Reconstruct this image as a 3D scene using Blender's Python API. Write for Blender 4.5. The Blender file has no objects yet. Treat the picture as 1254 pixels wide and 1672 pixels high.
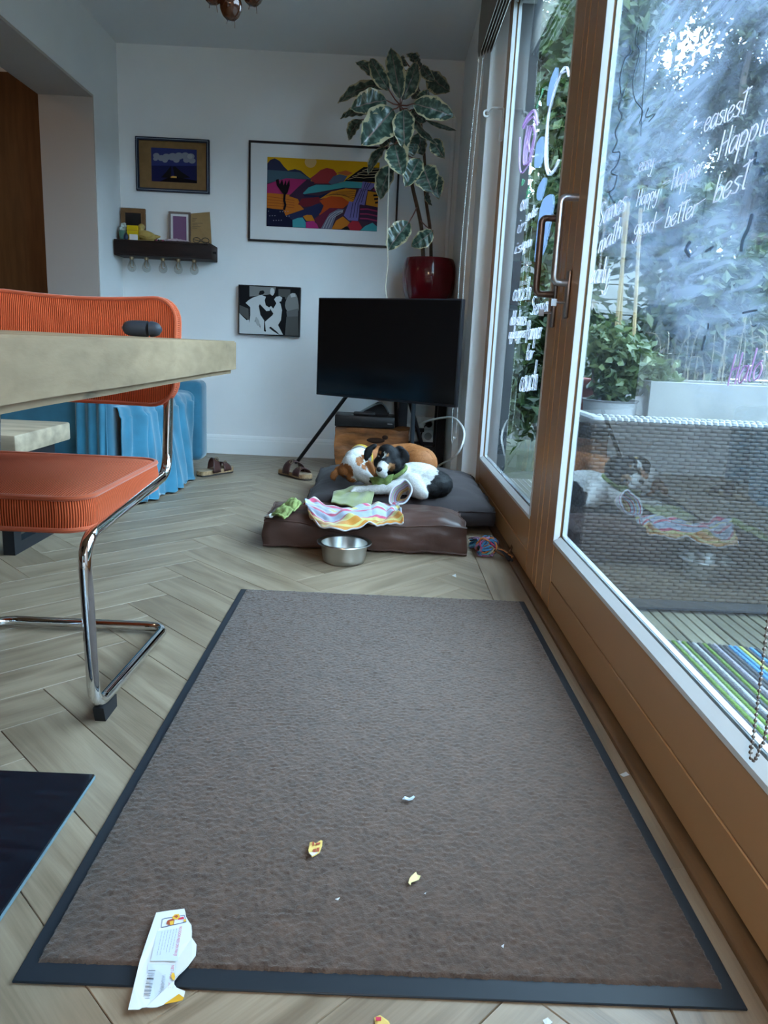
import bpy, bmesh, math, random
from mathutils import Vector, Matrix, noise
random.seed(7)
sc = bpy.context.scene
COL = sc.collection
V = Vector
# ------------------------------------------------------------------ camera
F, CX, CY, H = 1210.0, 627.0, 836.0, 0.77
ROLL = math.atan(0.048)
def _unroll(px, py):
    u = px - CX; v = py - CY
    return u*math.cos(ROLL) + v*math.sin(ROLL), -u*math.sin(ROLL) + v*math.cos(ROLL)
_a0, _b0 = _unroll(626.0, 564.0)
PITCH = math.atan(-_b0/F); YAW = math.atan(_a0*math.cos(PITCH)/F)
FW = V((-math.sin(YAW)*math.cos(PITCH), math.cos(YAW)*math.cos(PITCH), -math.sin(PITCH)))
RT = V((math.cos(YAW), math.sin(YAW), 0)); UP = RT.cross(FW)
CAM = V((0, 0, H))
def _ray(px, py):
    a, b = _unroll(px, py)
    return FW + RT*(a/F) - UP*(b/F)
def at(px, py, y):            # point at depth y seen at a pixel
    d = _ray(px, py); return CAM + d*(y/d.y)
def onz(px, py, z=0.0):       # point on a horizontal surface
    d = _ray(px, py); return CAM + d*((z-H)/d.z)
def onx(px, py, x):           # point on the plane of the glazing
    d = _ray(px, py); return CAM + d*(x/d.x)
cam = bpy.data.cameras.new('camera'); camo = bpy.data.objects.new('camera', cam); COL.objects.link(camo)
cr = RT*math.cos(ROLL) + UP*math.sin(ROLL); cu = UP*math.cos(ROLL) - RT*math.sin(ROLL)
m = Matrix((cr, cu, -FW)).transposed().to_4x4(); m.translation = CAM
camo.matrix_world = m
cam.sensor_fit = 'VERTICAL'; cam.sensor_height = 36.0; cam.lens = F/1672.0*36.0
cam.clip_start = 0.02; cam.clip_end = 200
sc.camera = camo
# ------------------------------------------------------------------ sky and exposure
w = bpy.data.worlds.new('overcast_sky'); sc.world = w; w.use_nodes = True
bg = w.node_tree.nodes['Background']
bg.inputs[0].default_value = (0.52, 0.77, 1.0, 1); bg.inputs[1].default_value = 12.0
sc.view_settings.view_transform = 'Standard'; sc.view_settings.look = 'None'
sc.view_settings.exposure = 0.75; sc.view_settings.gamma = 1.0
sc.view_settings.use_curve_mapping = False
sc.cycles.diffuse_bounces = 6; sc.cycles.max_bounces = 16; sc.cycles.transparent_max_bounces = 16
# ------------------------------------------------------------------ materials
MATS = {}
def _n(nt, t, **kw):
    n = nt.nodes.new(t)
    for k, v in kw.items(): setattr(n, k, v)
    return n
def pm(name, col, rough=0.6, metal=0.0, var=None, bump=None, coat=0.0, sheen=0.0, stretch=None, spec=None, coord='Object', trans=0.0):
    """principled material; var=(scale, amount) mottles the colour, bump=(scale, strength, distance)"""
    if name in MATS: return MATS[name]
    mt = bpy.data.materials.new(name); mt.use_nodes = True; nt = mt.node_tree
    b = nt.nodes['Principled BSDF']
    b.inputs['Base Color'].default_value = (*col, 1); b.inputs['Roughness'].default_value = rough
    b.inputs['Metallic'].default_value = metal
    b.inputs['Coat Weight'].default_value = coat
    b.inputs['Sheen Weight'].default_value = sheen
    b.inputs['Specular IOR Level'].default_value = 0.28 if spec is None else spec
    if trans: b.inputs['Transmission Weight'].default_value = trans
    vec = None
    if var or bump:
        tc = _n(nt, 'ShaderNodeTexCoord'); mp = _n(nt, 'ShaderNodeMapping')
        nt.links.new(tc.outputs[coord], mp.inputs[0])
        if stretch: mp.inputs['Scale'].default_value = stretch
        vec = mp.outputs[0]
    if var:
        nz = _n(nt, 'ShaderNodeTexNoise'); nz.inputs['Scale'].default_value = var[0]; nz.inputs['Detail'].default_value = 6
        nt.links.new(vec, nz.inputs['Vector'])
        cr_ = _n(nt, 'ShaderNodeValToRGB')
        a = var[1]; e = cr_.color_ramp.elements
        e[0].position = 0.3; e[1].position = 0.7
        e[0].color = (*[c*(1-a) for c in col], 1); e[1].color = (*[min(1, c*(1+a)) for c in col], 1)
        nt.links.new(nz.outputs['Fac'], cr_.inputs[0]); nt.links.new(cr_.outputs[0], b.inputs['Base Color'])
    if bump:
        nb = _n(nt, 'ShaderNodeTexNoise'); nb.inputs['Scale'].default_value = bump[0]; nb.inputs['Detail'].default_value = 4
        nt.links.new(vec, nb.inputs['Vector'])
        bp = _n(nt, 'ShaderNodeBump'); bp.inputs['Strength'].default_value = bump[1]; bp.inputs['Distance'].default_value = bump[2] if len(bump) > 2 else 0.01
        nt.links.new(nb.outputs['Fac'], bp.inputs['Height']); nt.links.new(bp.outputs[0], b.inputs['Normal'])
    MATS[name] = mt
    return mt
def ramp(nt, fac, stops, interp='LINEAR'):
    r = _n(nt, 'ShaderNodeValToRGB'); r.color_ramp.interpolation = interp
    e = r.color_ramp.elements
    while len(e) > 1: e.remove(e[-1])
    e[0].position = stops[0][0]; e[0].color = (*stops[0][1], 1)
    for p, c in stops[1:]:
        q = e.new(p); q.color = (*c, 1)
    nt.links.new(fac, r.inputs[0]); return r.outputs[0]
def math_node(nt, op, a, b=None, c=None, clamp=False):
    n = _n(nt, 'ShaderNodeMath', operation=op, use_clamp=clamp)
    for i, x in enumerate((a, b, c)):
        if x is None: continue
        if isinstance(x, (int, float)): n.inputs[i].default_value = x
        else: nt.links.new(x, n.inputs[i])
    return n.outputs[0]
def flat(name, col, rough=0.8): return pm(name, col, rough)
# ------------------------------------------------------------------ mesh helpers
class MB:
    def __init__(s): s.v = []; s.f = []; s.m = []; s.uv = None
    def add(s, vs, fs, mi=0):
        o = len(s.v); s.v += [tuple(x) for x in vs]
        for f in fs: s.f.append(tuple(i+o for i in f)); s.m.append(mi)
        return s
    def box(s, lo, hi, mi=0, mat=None):
        x0, y0, z0 = lo; x1, y1, z1 = hi
        vs = [V(p) for p in ((x0,y0,z0),(x1,y0,z0),(x1,y1,z0),(x0,y1,z0),(x0,y0,z1),(x1,y0,z1),(x1,y1,z1),(x0,y1,z1))]
        if mat: vs = [mat @ p for p in vs]
        return s.add(vs, [(0,3,2,1),(4,5,6,7),(0,1,5,4),(1,2,6,5),(2,3,7,6),(3,0,4,7)], mi)
    def rbox(s, lo, hi, r=0.01, seg=2, mi=0, mat=None):
        bm = bmesh.new(); bmesh.ops.create_cube(bm, size=1)
        lo = V(lo); hi = V(hi)
        for v in bm.verts: v.co = V([lo[i] + (v.co[i]+0.5)*(hi[i]-lo[i]) for i in range(3)])
        bmesh.ops.bevel(bm, geom=bm.edges[:], offset=r, segments=seg, profile=0.5, affect='EDGES')
        if mat: bmesh.ops.transform(bm, matrix=mat, verts=bm.verts)
        bm.verts.index_update()
        s.add([v.co.copy() for v in bm.verts], [[v.index for v in f.verts] for f in bm.faces], mi); bm.free(); return s
    def tube(s, pts, r, n=8, closed=False, mi=0, caps=True, flatx=1.0):
        pts = [V(p) for p in pts]; k = len(pts)
        rr = r if isinstance(r, (list, tuple)) else [r]*k
        rings = []; ref = None
        for i, p in enumerate(pts):
            if closed: t = pts[(i+1) % k] - pts[i-1]
            else: t = pts[min(i+1, k-1)] - pts[max(i-1, 0)]
            t = t.normalized() if t.length > 1e-9 else V((0, 0, 1))
            if ref is None:
                ref = t.orthogonal().normalized()
            ref = (ref - t*ref.dot(t))
            ref = ref.normalized() if ref.length > 1e-6 else t.orthogonal().normalized()
            bi = t.cross(ref)
            rings.append([p + (ref*math.cos(2*math.pi*j/n)*flatx + bi*math.sin(2*math.pi*j/n))*rr[i] for j in range(n)])
        vs = [q for ring in rings for q in ring]; fs = []
        for i in range(k if closed else k-1):
            a = i*n; b = ((i+1) % k)*n
            for j in range(n): fs.append((a+j, a+(j+1) % n, b+(j+1) % n, b+j))
        if not closed and caps:
            fs.append(tuple(range(n-1, -1, -1))); fs.append(tuple(range((k-1)*n, k*n)))
        return s.add(vs, fs, mi)
    def lathe(s, prof, c, n=24, mi=0, mat=None, cap=False):
        c = V(c); vs = []; fs = []; k = len(prof)
        for j in range(n):
            a = 2*math.pi*j/n
            for r, z in prof:
                p = V((r*math.cos(a), r*math.sin(a), z)); p = (mat @ p if mat else p) + c; vs.append(p)
        for j in range(n):
            for i in range(k-1):
                fs.append((j*k+i, ((j+1) % n)*k+i, ((j+1) % n)*k+i+1, j*k+i+1))
        if cap: fs.append(tuple(j*k+k-1 for j in range(n))); fs.append(tuple(j*k for j in range(n-1, -1, -1)))
        return s.add(vs, fs, mi)
    def ell(s, c, r, n=12, mi=0, mat=None):
        k = n//2+1
        prof = [(math.sin(math.pi*i/(k-1)), -math.cos(math.pi*i/(k-1))) for i in range(k)]
        M = Matrix.Diagonal(V(r)) if not hasattr(r, 'to_3x3') else r
        if mat: M = mat.to_3x3() @ M
        return s.lathe(prof, c, n, mi, M)
    def poly(s, pts, nrm, th=0.0005, mi=0):
        pts = [V(p) for p in pts]; nrm = V(nrm); k = len(pts)
        vs = pts + [p + nrm*th for p in pts]
        fs = [tuple(range(k, 2*k)), tuple(range(k-1, -1, -1))] + [(i, (i+1) % k, (i+1) % k+k, i+k) for i in range(k)]
        return s.add(vs, fs, mi)
    def grid(s, fn, nu, nv, mi=0, uv=False):
        o = len(s.v)
        vs = [fn(i/nu, j/nv) for j in range(nv+1) for i in range(nu+1)]
        fs = [(j*(nu+1)+i, j*(nu+1)+i+1, (j+1)*(nu+1)+i+1, (j+1)*(nu+1)+i) for j in range(nv) for i in range(nu)]
        if uv:
            if s.uv is None: s.uv = {}
            for j in range(nv+1):
                for i in range(nu+1): s.uv[o+j*(nu+1)+i] = (i/nu, j/nv)
        return s.add(vs, fs, mi)
    def mesh(s, name):
        me = bpy.data.meshes.new(name); me.from_pydata(s.v, [], s.f)
        if any(s.m): me.polygons.foreach_set('material_index', s.m)
        if s.uv is not None:
            l = me.uv_layers.new(name='UVMap')
            for lp in me.loops: l.data[lp.index].uv = s.uv.get(lp.vertex_index, (0.5, 0.5))
        me.update(); return me
    def ob(s, name, mats, parent=None, smooth=True, angle=40, solid=0):
        me = s.mesh(name)
        o = bpy.data.objects.new(name, me); COL.objects.link(o)
        for mt in (mats if isinstance(mats, (list, tuple)) else [mats]): me.materials.append(mt)
        if smooth:
            me.polygons.foreach_set('use_smooth', [True]*len(me.polygons))
            me.set_sharp_from_angle(angle=math.radians(angle))
        if solid:
            md = o.modifiers.new('thickness', 'SOLIDIFY'); md.thickness = solid; md.offset = 0
        adopt(o, parent); return o
def adopt(o, parent):
    if parent is not None:
        o.parent = parent
        o.matrix_parent_inverse = Matrix.Translation(-V(parent.location)) if parent.type == 'EMPTY' else Matrix.Identity(4)
    return o
def tag(o, label=None, cat=None, group=None, kind=None):
    if label: o['label'] = label
    if cat: o['category'] = cat
    if group: o['group'] = group
    if kind: o['kind'] = kind
    return o
def thing(name, loc, label=None, cat=None, group=None, kind=None):
    o = bpy.data.objects.new(name, None); COL.objects.link(o); o.location = V(loc); o.empty_display_size = 0.05
    return tag(o, label, cat, group, kind)
def smoothpath(pts, n=6, closed=False):
    pts = [V(p) for p in pts]; out = []; k = len(pts)
    for i in range(k if closed else k-1):
        if closed: p0, p1, p2, p3 = pts[i-1], pts[i], pts[(i+1) % k], pts[(i+2) % k]
        else: p0, p1, p2, p3 = pts[max(i-1, 0)], pts[i], pts[i+1], pts[min(i+2, k-1)]
        for j in range(n):
            t = j/n
            out.append(0.5*((2*p1) + (p2-p0)*t + (2*p0-5*p1+4*p2-p3)*t*t + (3*p1-p0-3*p2+p3)*t**3))
    if not closed: out.append(pts[-1])
    return out
def fillet(pts, r, n=6):
    """round the corners of a polyline"""
    pts = [V(p) for p in pts]; out = [pts[0]]
    for i in range(1, len(pts)-1):
        a = (pts[i-1]-pts[i]); b = (pts[i+1]-pts[i]); ri = min(r, a.length*0.48, b.length*0.48)
        p0 = pts[i] + a.normalized()*ri; p2 = pts[i] + b.normalized()*ri
        for j in range(n+1):
            t = j/n; out.append((1-t)**2*p0 + 2*t*(1-t)*pts[i] + t*t*p2)
    out.append(pts[-1]); return out
def nz(p, s=1.0): return noise.noise(V(p)*s)
def put(me, name, mt, parent):      # another object that shares a mesh
    o = bpy.data.objects.new(name, me); COL.objects.link(o)
    if not me.materials: me.materials.append(mt)
    return adopt(o, parent)
# ================================================================== the setting
WALL = pm('wall_paint', (0.74, 0.75, 0.75), 0.75, var=(3, 0.03), bump=(60, 0.05, 0.003))
CEIL = pm('ceiling_paint', (0.72, 0.72, 0.72), 0.85, var=(2, 0.02))
WHITE = pm('white_gloss_paint', (0.78, 0.79, 0.78), 0.35, bump=(40, 0.03, 0.002))
BX0, BY1, ZC = -3.3, 5.03, 2.49
DWALL = pm('wood_panelling', (0.15, 0.075, 0.035), 0.5, var=(5, 0.2), stretch=(5, 5, 0.6))
def struct(o): return tag(o, kind='structure')
struct(MB().box((BX0, BY1, -0.05), (0.62, BY1+0.12, ZC)).ob('wall_back', WALL, smooth=False))
# left wall: pier by the corner and the deep beam over the wide opening
wl = MB().box((-2.02, 4.63, -0.05), (-1.71, BY1, ZC)).box((-2.02, -2.6, 2.08), (-1.71, 4.63, ZC)).box((-2.02, -2.6, -0.05), (-1.71, -1.6, 2.08))
struct(wl.ob('wall_left', WALL, smooth=False))
struct(MB().box((BX0-0.12, -2.6, -0.05), (BX0, BY1, ZC)).ob('wall_hallway', DWALL, smooth=False))
# kitchen end behind the viewer: panelled wall around a wide front window
WX0, WX1, WZ0, WZ1 = -1.95, 0.40, 0.45, 2.32
struct(MB().box((BX0, -2.72, -0.05), (WX0, -2.6, ZC)).box((WX1, -2.72, -0.05), (0.66, -2.6, ZC)).box((WX0, -2.72, -0.05), (WX1, -2.6, WZ0)).box((WX0, -2.72, WZ1), (WX1, -2.6, ZC)).ob('wall_front', DWALL, smooth=False))
struct(MB().box((0.53, -2.6, -0.05), (0.66, 0.58, ZC)).box((0.53, 0.58, 2.40), (0.66, 4.0, ZC)).ob('wall_right', WALL, smooth=False))
struct(MB().box((BX0, -2.6, ZC), (0.66, BY1, ZC+0.1)).ob('ceiling', CEIL, smooth=False))
# brown flush door in the hallway beyond the opening
DW = pm('hall_door_wood', (0.16, 0.075, 0.03), 0.45, var=(6, 0.2), stretch=(6, 6, 0.6))
d3 = struct(thing('door_3', (-2.7, 4.98, 0)))
MB().rbox((-3.28, 4.985, 0.01), (-2.04, 5.028, 2.285), 0.004).ob('door_panel', DW, d3)
MB().rbox((-3.285, 4.99, 2.285), (-2.035, 5.029, 2.325), 0.004).ob('door_head', WHITE, d3)
# skirting with a small moulding on top
sk = MB(); prof = [(0, 0), (0.016, 0), (0.016, 0.095), (0.013, 0.103), (0.013, 0.112), (0.008, 0.124), (0, 0.13)]
for i in range(len(prof)-1):
    (a, b), (c, d) = prof[i], prof[i+1]
    sk.add([(-1.71, BY1-a, b), (0.42, BY1-a, b), (0.42, BY1-c, d), (-1.71, BY1-c, d)], [(0, 1, 2, 3)])
struct(sk.ob('baseboard_back', WHITE, smooth=False))
# ---- herringbone oak floor: every plank is a piece of its own
def plank_mat(name, c0, c1, c2):
    mt = bpy.data.materials.new(name); mt.use_nodes = True; nt = mt.node_tree; b = nt.nodes['Principled BSDF']
    tc = _n(nt, 'ShaderNodeTexCoord'); oi = _n(nt, 'ShaderNodeObjectInfo')
    ad = _n(nt, 'ShaderNodeVectorMath', operation='ADD'); nt.links.new(tc.outputs['Object'], ad.inputs[0])
    sc_ = _n(nt, 'ShaderNodeVectorMath', operation='SCALE'); sc_.inputs[0].default_value = (7, 3, 0); nt.links.new(oi.outputs['Random'], sc_.inputs['Scale'])
    nt.links.new(sc_.outputs[0], ad.inputs[1])
    mp = _n(nt, 'ShaderNodeMapping'); mp.inputs['Scale'].default_value = (1.6, 14, 1); nt.links.new(ad.outputs[0], mp.inputs[0])
    g = _n(nt, 'ShaderNodeTexNoise'); g.inputs['Scale'].default_value = 1.6; g.inputs['Detail'].default_value = 8; g.inputs['Distortion'].default_value = 0.8
    nt.links.new(mp.outputs[0], g.inputs['Vector'])
    mp2 = _n(nt, 'ShaderNodeMapping'); mp2.inputs['Scale'].default_value = (5, 160, 1); nt.links.new(ad.outputs[0], mp2.inputs[0])
    g2 = _n(nt, 'ShaderNodeTexNoise'); g2.inputs['Scale'].default_value = 1.4; g2.inputs['Detail'].default_value = 3; nt.links.new(mp2.outputs[0], g2.inputs['Vector'])
    mixv = math_node(nt, 'MULTIPLY_ADD', g2.outputs['Fac'], 0.35, g.outputs['Fac'])
    rnd = math_node(nt, 'MULTIPLY_ADD', oi.outputs['Random'], 0.16, math_node(nt, 'ADD', mixv, -0.24))
    col = ramp(nt, rnd, [(0.24, c0), (0.5, c1), (0.76, c2)])
    nt.links.new(col, b.inputs['Base Color'])
    nt.links.new(ramp(nt, g2.outputs['Fac'], [(0.3, (0.36,)*3), (0.7, (0.52,)*3)]), b.inputs['Roughness'])
    bp = _n(nt, 'ShaderNodeBump'); bp.inputs['Strength'].default_value = 0.12; bp.inputs['Distance'].default_value = 0.002
    nt.links.new(g2.outputs['Fac'], bp.inputs['Height']); nt.links.new(bp.outputs[0], b.inputs['Normal'])
    return mt
OAK = plank_mat('oak_plank', (0.150, 0.105, 0.065), (0.245, 0.182, 0.122), (0.335, 0.258, 0.178))
FX0, FX1, FY0, FY1 = -3.3, 0.385, -2.6, 5.03
floor = struct(MB().box((FX0, FY0, -0.06), (0.66, FY1, -0.012)).ob('floor', pm('dark_joint', (0.05, 0.04, 0.03), 0.9), smooth=False))
def clip(poly, rect):
    x0, y0, x1, y1 = rect
    for ax, lim, sg in ((0, x0, 1), (0, x1, -1), (1, y0, 1), (1, y1, -1)):
        out = []
        for i in range(len(poly)):
            a, b = poly[i-1], poly[i]
            da, db = sg*(a[ax]-lim), sg*(b[ax]-lim)
            if (da >= 0) != (db >= 0):
                t = da/(da-db); out.append(tuple(a[k]+(b[k]-a[k])*t for k in (0, 1)))
            if db >= 0: out.append(b)
        poly = out
        if len(poly) < 3: return []
    return poly
def plank_mesh(poly, name='plank'):
    c = V((sum(p[0] for p in poly)/len(poly), sum(p[1] for p in poly)/len(poly)))
    k = len(poly); g = 0.0004
    def ins(d): return [(p[0]-(d if p[0] > c.x else -d) if abs(p[0]-c.x) > 0.01 else p[0], p[1]-(d if p[1] > c.y else -d) if abs(p[1]-c.y) > 0.01 else p[1]) for p in poly]
    a, b = ins(g), ins(g+0.0009)
    mb = MB().add([(*p, -0.012) for p in a]+[(*p, -0.0016) for p in a]+[(*p, 0) for p in b],
        [tuple(range(2*k, 3*k))]+[(i, (i+1) % k, (i+1) % k+k, i+k) for i in range(k)]+[(i+k, (i+1) % k+k, (i+1) % k+2*k, i+2*k) for i in range(k)])
    return mb.mesh(name)
PW, PL = 0.13, 0.65
R2 = math.sqrt(0.5)
base = V((-0.715, 2.61)) - V((R2, R2))*PL - V((-R2, R2))*PW
full = plank_mesh([(-PL/2, -PW/2), (PL/2, -PW/2), (PL/2, PW/2), (-PL/2, PW/2)])
def lay_plank(c, ang):
    ca, sa = math.cos(ang), math.sin(ang)
    loc = [(-PL/2, -PW/2), (PL/2, -PW/2), (PL/2, PW/2), (-PL/2, PW/2)]
    wpts = [(c.x+x*ca-y*sa, c.y+x*sa+y*ca) for x, y in loc]
    cl = clip(wpts, (-2.3, -0.35, FX1, FY1))
    if len(cl) < 3: return
    ar = abs(sum(cl[i-1][0]*cl[i][1]-cl[i][0]*cl[i-1][1] for i in range(len(cl))))/2
    if ar < 0.0004: return
    if ar > PL*PW-1e-5: me = full
    else: me = plank_mesh([((x-c.x)*ca+(y-c.y)*sa, -(x-c.x)*sa+(y-c.y)*ca) for x, y in cl])
    o = put(me, 'plank', OAK, floor); o.location = (c.x, c.y, 0); o.rotation_euler = (0, 0, ang)
P_, Q_ = V((R2, R2)), V((-R2, R2))
for i in range(-40, 60):
    for j in range(-10, 10):
        o = base + (P_*PW+Q_*PW)*i + (P_*PL-Q_*PL)*j
        hc = o + P_*PL/2 + Q_*PW/2
        vc = o + P_*(PL+PW/2) + Q_*(PW-PL/2)
        for c, ang in ((hc, math.pi/4), (vc, 3*math.pi/4)):
            if -2.8 < c.x < 0.9 and -0.8 < c.y < 5.5: lay_plank(c, ang)
far = put(plank_mesh([(-1.0, -1.2), (1.0, -1.2), (1.0, 1.2), (-1.0, 1.2)]), 'plank_field', OAK, floor); far.location = (-0.6, -1.5, 0)
far.scale = (0.98, 0.95, 1)
far = put(plank_mesh([(-0.5, -2.6), (0.5, -2.6), (0.5, 2.6), (-0.5, 2.6)]), 'plank_field', OAK, floor); far.location = (-2.8, 2.4, 0)
y = -0.35
for k, L in enumerate((1.35, 1.05, 1.3, 1.68)):
    me = plank_mesh([(-L/2, -0.060), (L/2, -0.060), (L/2, 0.060), (-L/2, 0.060)])
    o = put(me, 'border_plank', OAK, floor); o.location = (0.446, y+L/2, 0); o.rotation_euler = (0, 0, math.pi/2); y += L
# timber threshold strip in front of the doors
TH = plank_mat('threshold_wood', (0.05, 0.025, 0.012), (0.11, 0.055, 0.025), (0.17, 0.09, 0.04))
t1 = MB().rbox((-2.2, -0.019, -0.04), (2.2, 0.019, 0.006), 0.004).ob('trim_1', TH); t1.location = (0.526, 1.8, 0); t1.rotation_euler = (0, 0, math.pi/2); struct(t1)
# white door frame posts at the far end
struct(MB().rbox((0.42, 4.25, 0), (0.66, BY1, ZC), 0.004).ob('trim_2', WHITE))
struct(MB().rbox((0.455, 4.0, 0), (0.566, 4.25, ZC), 0.006).ob('trim_3', WHITE))
struct(MB().box((0.567, 4.0, -0.14), (0.69, 4.32, 2.75)).ob('wall_outside', pm('dark_outer_wall', (0.045, 0.05, 0.055), 0.8, var=(8, 0.25), bump=(40, 0.3, 0.004)), smooth=False))
# jamb and soffit boards, a beige darker and warmer than the wall paint
LIN = pm('darker_beige', (0.44, 0.385, 0.345), 0.75)
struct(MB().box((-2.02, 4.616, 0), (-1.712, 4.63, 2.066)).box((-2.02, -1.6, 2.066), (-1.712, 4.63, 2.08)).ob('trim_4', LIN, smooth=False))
# ---- heating pipe in the corner
pp = MB().tube(fillet([(0.375, 4.99, 0), (0.375, 4.99, 2.18), (0.1, 4.99, 2.21)], 0.05), 0.013, 10)
tag(pp.ob('heating_pipe', WALL), 'thin painted heating pipe running up the corner behind the plant', 'pipe')
# ================================================================== glazed doors
BRN = pm('brown_door_paint', (0.42, 0.215, 0.092), 0.32, spec=0.35)
RUB = pm('door_rubber', (0.03, 0.02, 0.02), 0.8)
def glass_mat():
    mt = bpy.data.materials.new('window_glass'); mt.use_nodes = True; nt = mt.node_tree; nt.nodes.clear()
    out = _n(nt, 'ShaderNodeOutputMaterial'); tr = _n(nt, 'ShaderNodeBsdfTransparent'); gl = _n(nt, 'ShaderNodeBsdfGlossy')
    tr.inputs[0].default_value = (0.86, 0.90, 0.90, 1); gl.inputs['Roughness'].default_value = 0.0; gl.inputs[0].default_value = (0.95, 0.98, 1, 1)
    fr = _n(nt, 'ShaderNodeFresnel'); ge = _n(nt, 'ShaderNodeNewGeometry')
    nt.links.new(math_node(nt, 'MULTIPLY_ADD', ge.outputs['Backfacing'], 1/1.52-1.52, 1.52), fr.inputs[0])   # same reflectance from both sides of the thin pane
    fac = math_node(nt, 'MULTIPLY', fr.outputs[0], 1.55, clamp=True)
    mx = _n(nt, 'ShaderNodeMixShader'); nt.links.new(fac, mx.inputs[0]); nt.links.new(tr.outputs[0], mx.inputs[1]); nt.links.new(gl.outputs[0], mx.inputs[2])
    nt.links.new(mx.outputs[0], out.inputs[0]); return mt
GLASS = glass_mat()
def chalk(name, col, alpha=1.0, mask=None):
    mt = bpy.data.materials.new(name); mt.use_nodes = True; nt = mt.node_tree; nt.nodes.clear()
    out = _n(nt, 'ShaderNodeOutputMaterial'); df = _n(nt, 'ShaderNodeBsdfDiffuse'); tl = _n(nt, 'ShaderNodeBsdfTranslucent')
    df.inputs[0].default_value = (*col, 1); tl.inputs[0].default_value = (*col, 1)
    m1 = _n(nt, 'ShaderNodeMixShader'); m1.inputs[0].default_value = 0.5
    nt.links.new(df.outputs[0], m1.inputs[1]); nt.links.new(tl.outputs[0], m1.inputs[2])
    tr = _n(nt, 'ShaderNodeBsdfTransparent'); m2 = _n(nt, 'ShaderNodeMixShader')
    if mask: nt.links.new(mask(nt), m2.inputs[0])
    else: m2.inputs[0].default_value = alpha
    nt.links.new(tr.outputs[0], m2.inputs[1]); nt.links.new(m1.outputs[0], m2.inputs[2]); nt.links.new(m2.outputs[0], out.inputs[0])
    return mt
win = struct(thing('window_1', ((WX0+WX1)/2, -2.66, WZ0)))
for lo, hi in (((WX0, -2.70, WZ0), (WX1, -2.62, WZ0+0.05)), ((WX0, -2.70, WZ1-0.05), (WX1, -2.62, WZ1)), ((WX0, -2.70, WZ0+0.05), (WX0+0.05, -2.62, WZ1-0.05)), ((WX1-0.05, -2.70, WZ0+0.05), (WX1, -2.62, WZ1-0.05)), ((-0.80, -2.70, WZ0+0.05), (-0.75, -2.62, WZ1-0.05))):
    MB().rbox(lo, hi, 0.004, 1).ob('window_frame', WHITE, win)
for a, b in ((WX0+0.05, -0.80), (-0.75, WX1-0.05)):
    MB().add([(a, -2.66, WZ0+0.05), (b, -2.66, WZ0+0.05), (b, -2.66, WZ1-0.05), (a, -2.66, WZ1-0.05)], [(0, 1, 2, 3)]).ob('glass_pane', GLASS, win, smooth=False)
XD, XG = 0.535, 0.551
def leaf_door(n, y0, y1, g0, g1, zb, zt, zgroove, stile_grooves):
    d = struct(thing('door_%d' % n, (XD, (y0+y1)/2, 0)))
    f = 0.003
    # bottom rail of two boards, top rail, stiles of narrow boards with open v-joints
    for a, b in ((0.012, zgroove-0.001), (zgroove+0.001, zb)):
        MB().rbox((XD, g0+f, a), (0.556, g1-f, b), 0.0022, 1).ob('bottom_rail_board', BRN, d)
    MB().rbox((XD, g0, zt), (0.556, g1, 2.40), 0.003, 1).ob('top_rail', BRN, d)
    for (a, b) in stile_grooves:
        MB().rbox((XD, a+0.0008, 0.012), (0.556, b-0.0008, 2.40), 0.003, 1).ob('stile_board', BRN, d, smooth=False)
    # white glazing beads, mitred inside the opening
    w_ = 0.026
    bead = MB()
    for lo, hi in (((XD-0.003, g0, zb), (XG-0.004, g1, zb+w_)), ((XD-0.003, g0, zt-w_), (XG-0.004, g1, zt))):
        x0, x1 = lo[0], hi[0]; s = 1 if lo[2] == zb else -1; zz = zb if s == 1 else zt
        bead.add([(x0, g0, zz), (x0, g1, zz), (x0, g1-0.004, zz+s*0.010), (x0, g0+0.004, zz+s*0.010), (x1, g1-w_, zz+s*w_), (x1, g0+w_, zz+s*w_)],
                 [(0, 1, 2, 3), (3, 2, 4, 5)])
    for s, gg in ((1, g0), (-1, g1)):
        x0, x1 = XD-0.003, XG-0.004; wv = 0.011
        bead.add([(x0, gg, zb), (x0, gg, zt), (x0, gg+s*0.006, zt-0.004), (x0, gg+s*0.006, zb+0.004), (x1, gg+s*wv, zt-w_), (x1, gg+s*wv, zb+w_)],
                 [(0, 1, 2, 3), (3, 2, 4, 5)])
    bead.ob('glazing_bead', pm('bead_paint', (0.62, 0.63, 0.63), 0.4), d, smooth=False, solid=0.002)
    sp = MB()
    for lo, hi in (((XG-0.003, g0, zb), (XG+0.016, g0+0.016, zt)), ((XG-0.003, g1-0.016, zb), (XG+0.016, g1, zt)), ((XG-0.003, g0, zb), (XG+0.016, g1, zb+0.030)), ((XG-0.003, g0, zt-0.034), (XG+0.016, g1, zt))):
        sp.box((XG+0.003, lo[1], lo[2]), (XG+0.015, hi[1], hi[2]))
    sp.ob('pane_spacer', pm('spacer_alu', (0.30, 0.31, 0.32), 0.5, 0.4), d, smooth=False)
    gm = MB(); gm.add([(XG, g0+0.008, zb+0.008), (XG, g1-0.008, zb+0.008), (XG, g1-0.008, zt-0.008), (XG, g0+0.008, zt-0.008)], [(0, 1, 2, 3)])
    gm.ob('glass_pane', GLASS, d, smooth=False)
    ex = MB()
    for lo, hi in (((0.556, y0, 0.0), (0.567, g0, 2.4)), ((0.556, g1, 0.0), (0.567, y1, 2.4)), ((0.556, g0, 0), (0.567, g1, zb)), ((0.556, g0, zt), (0.567, g1, 2.4))): ex.box(lo, hi)
    ex.ob('outer_facing', pm('outer_door_paint', (0.30, 0.30, 0.29), 0.5), d, smooth=False)
    return d
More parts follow.
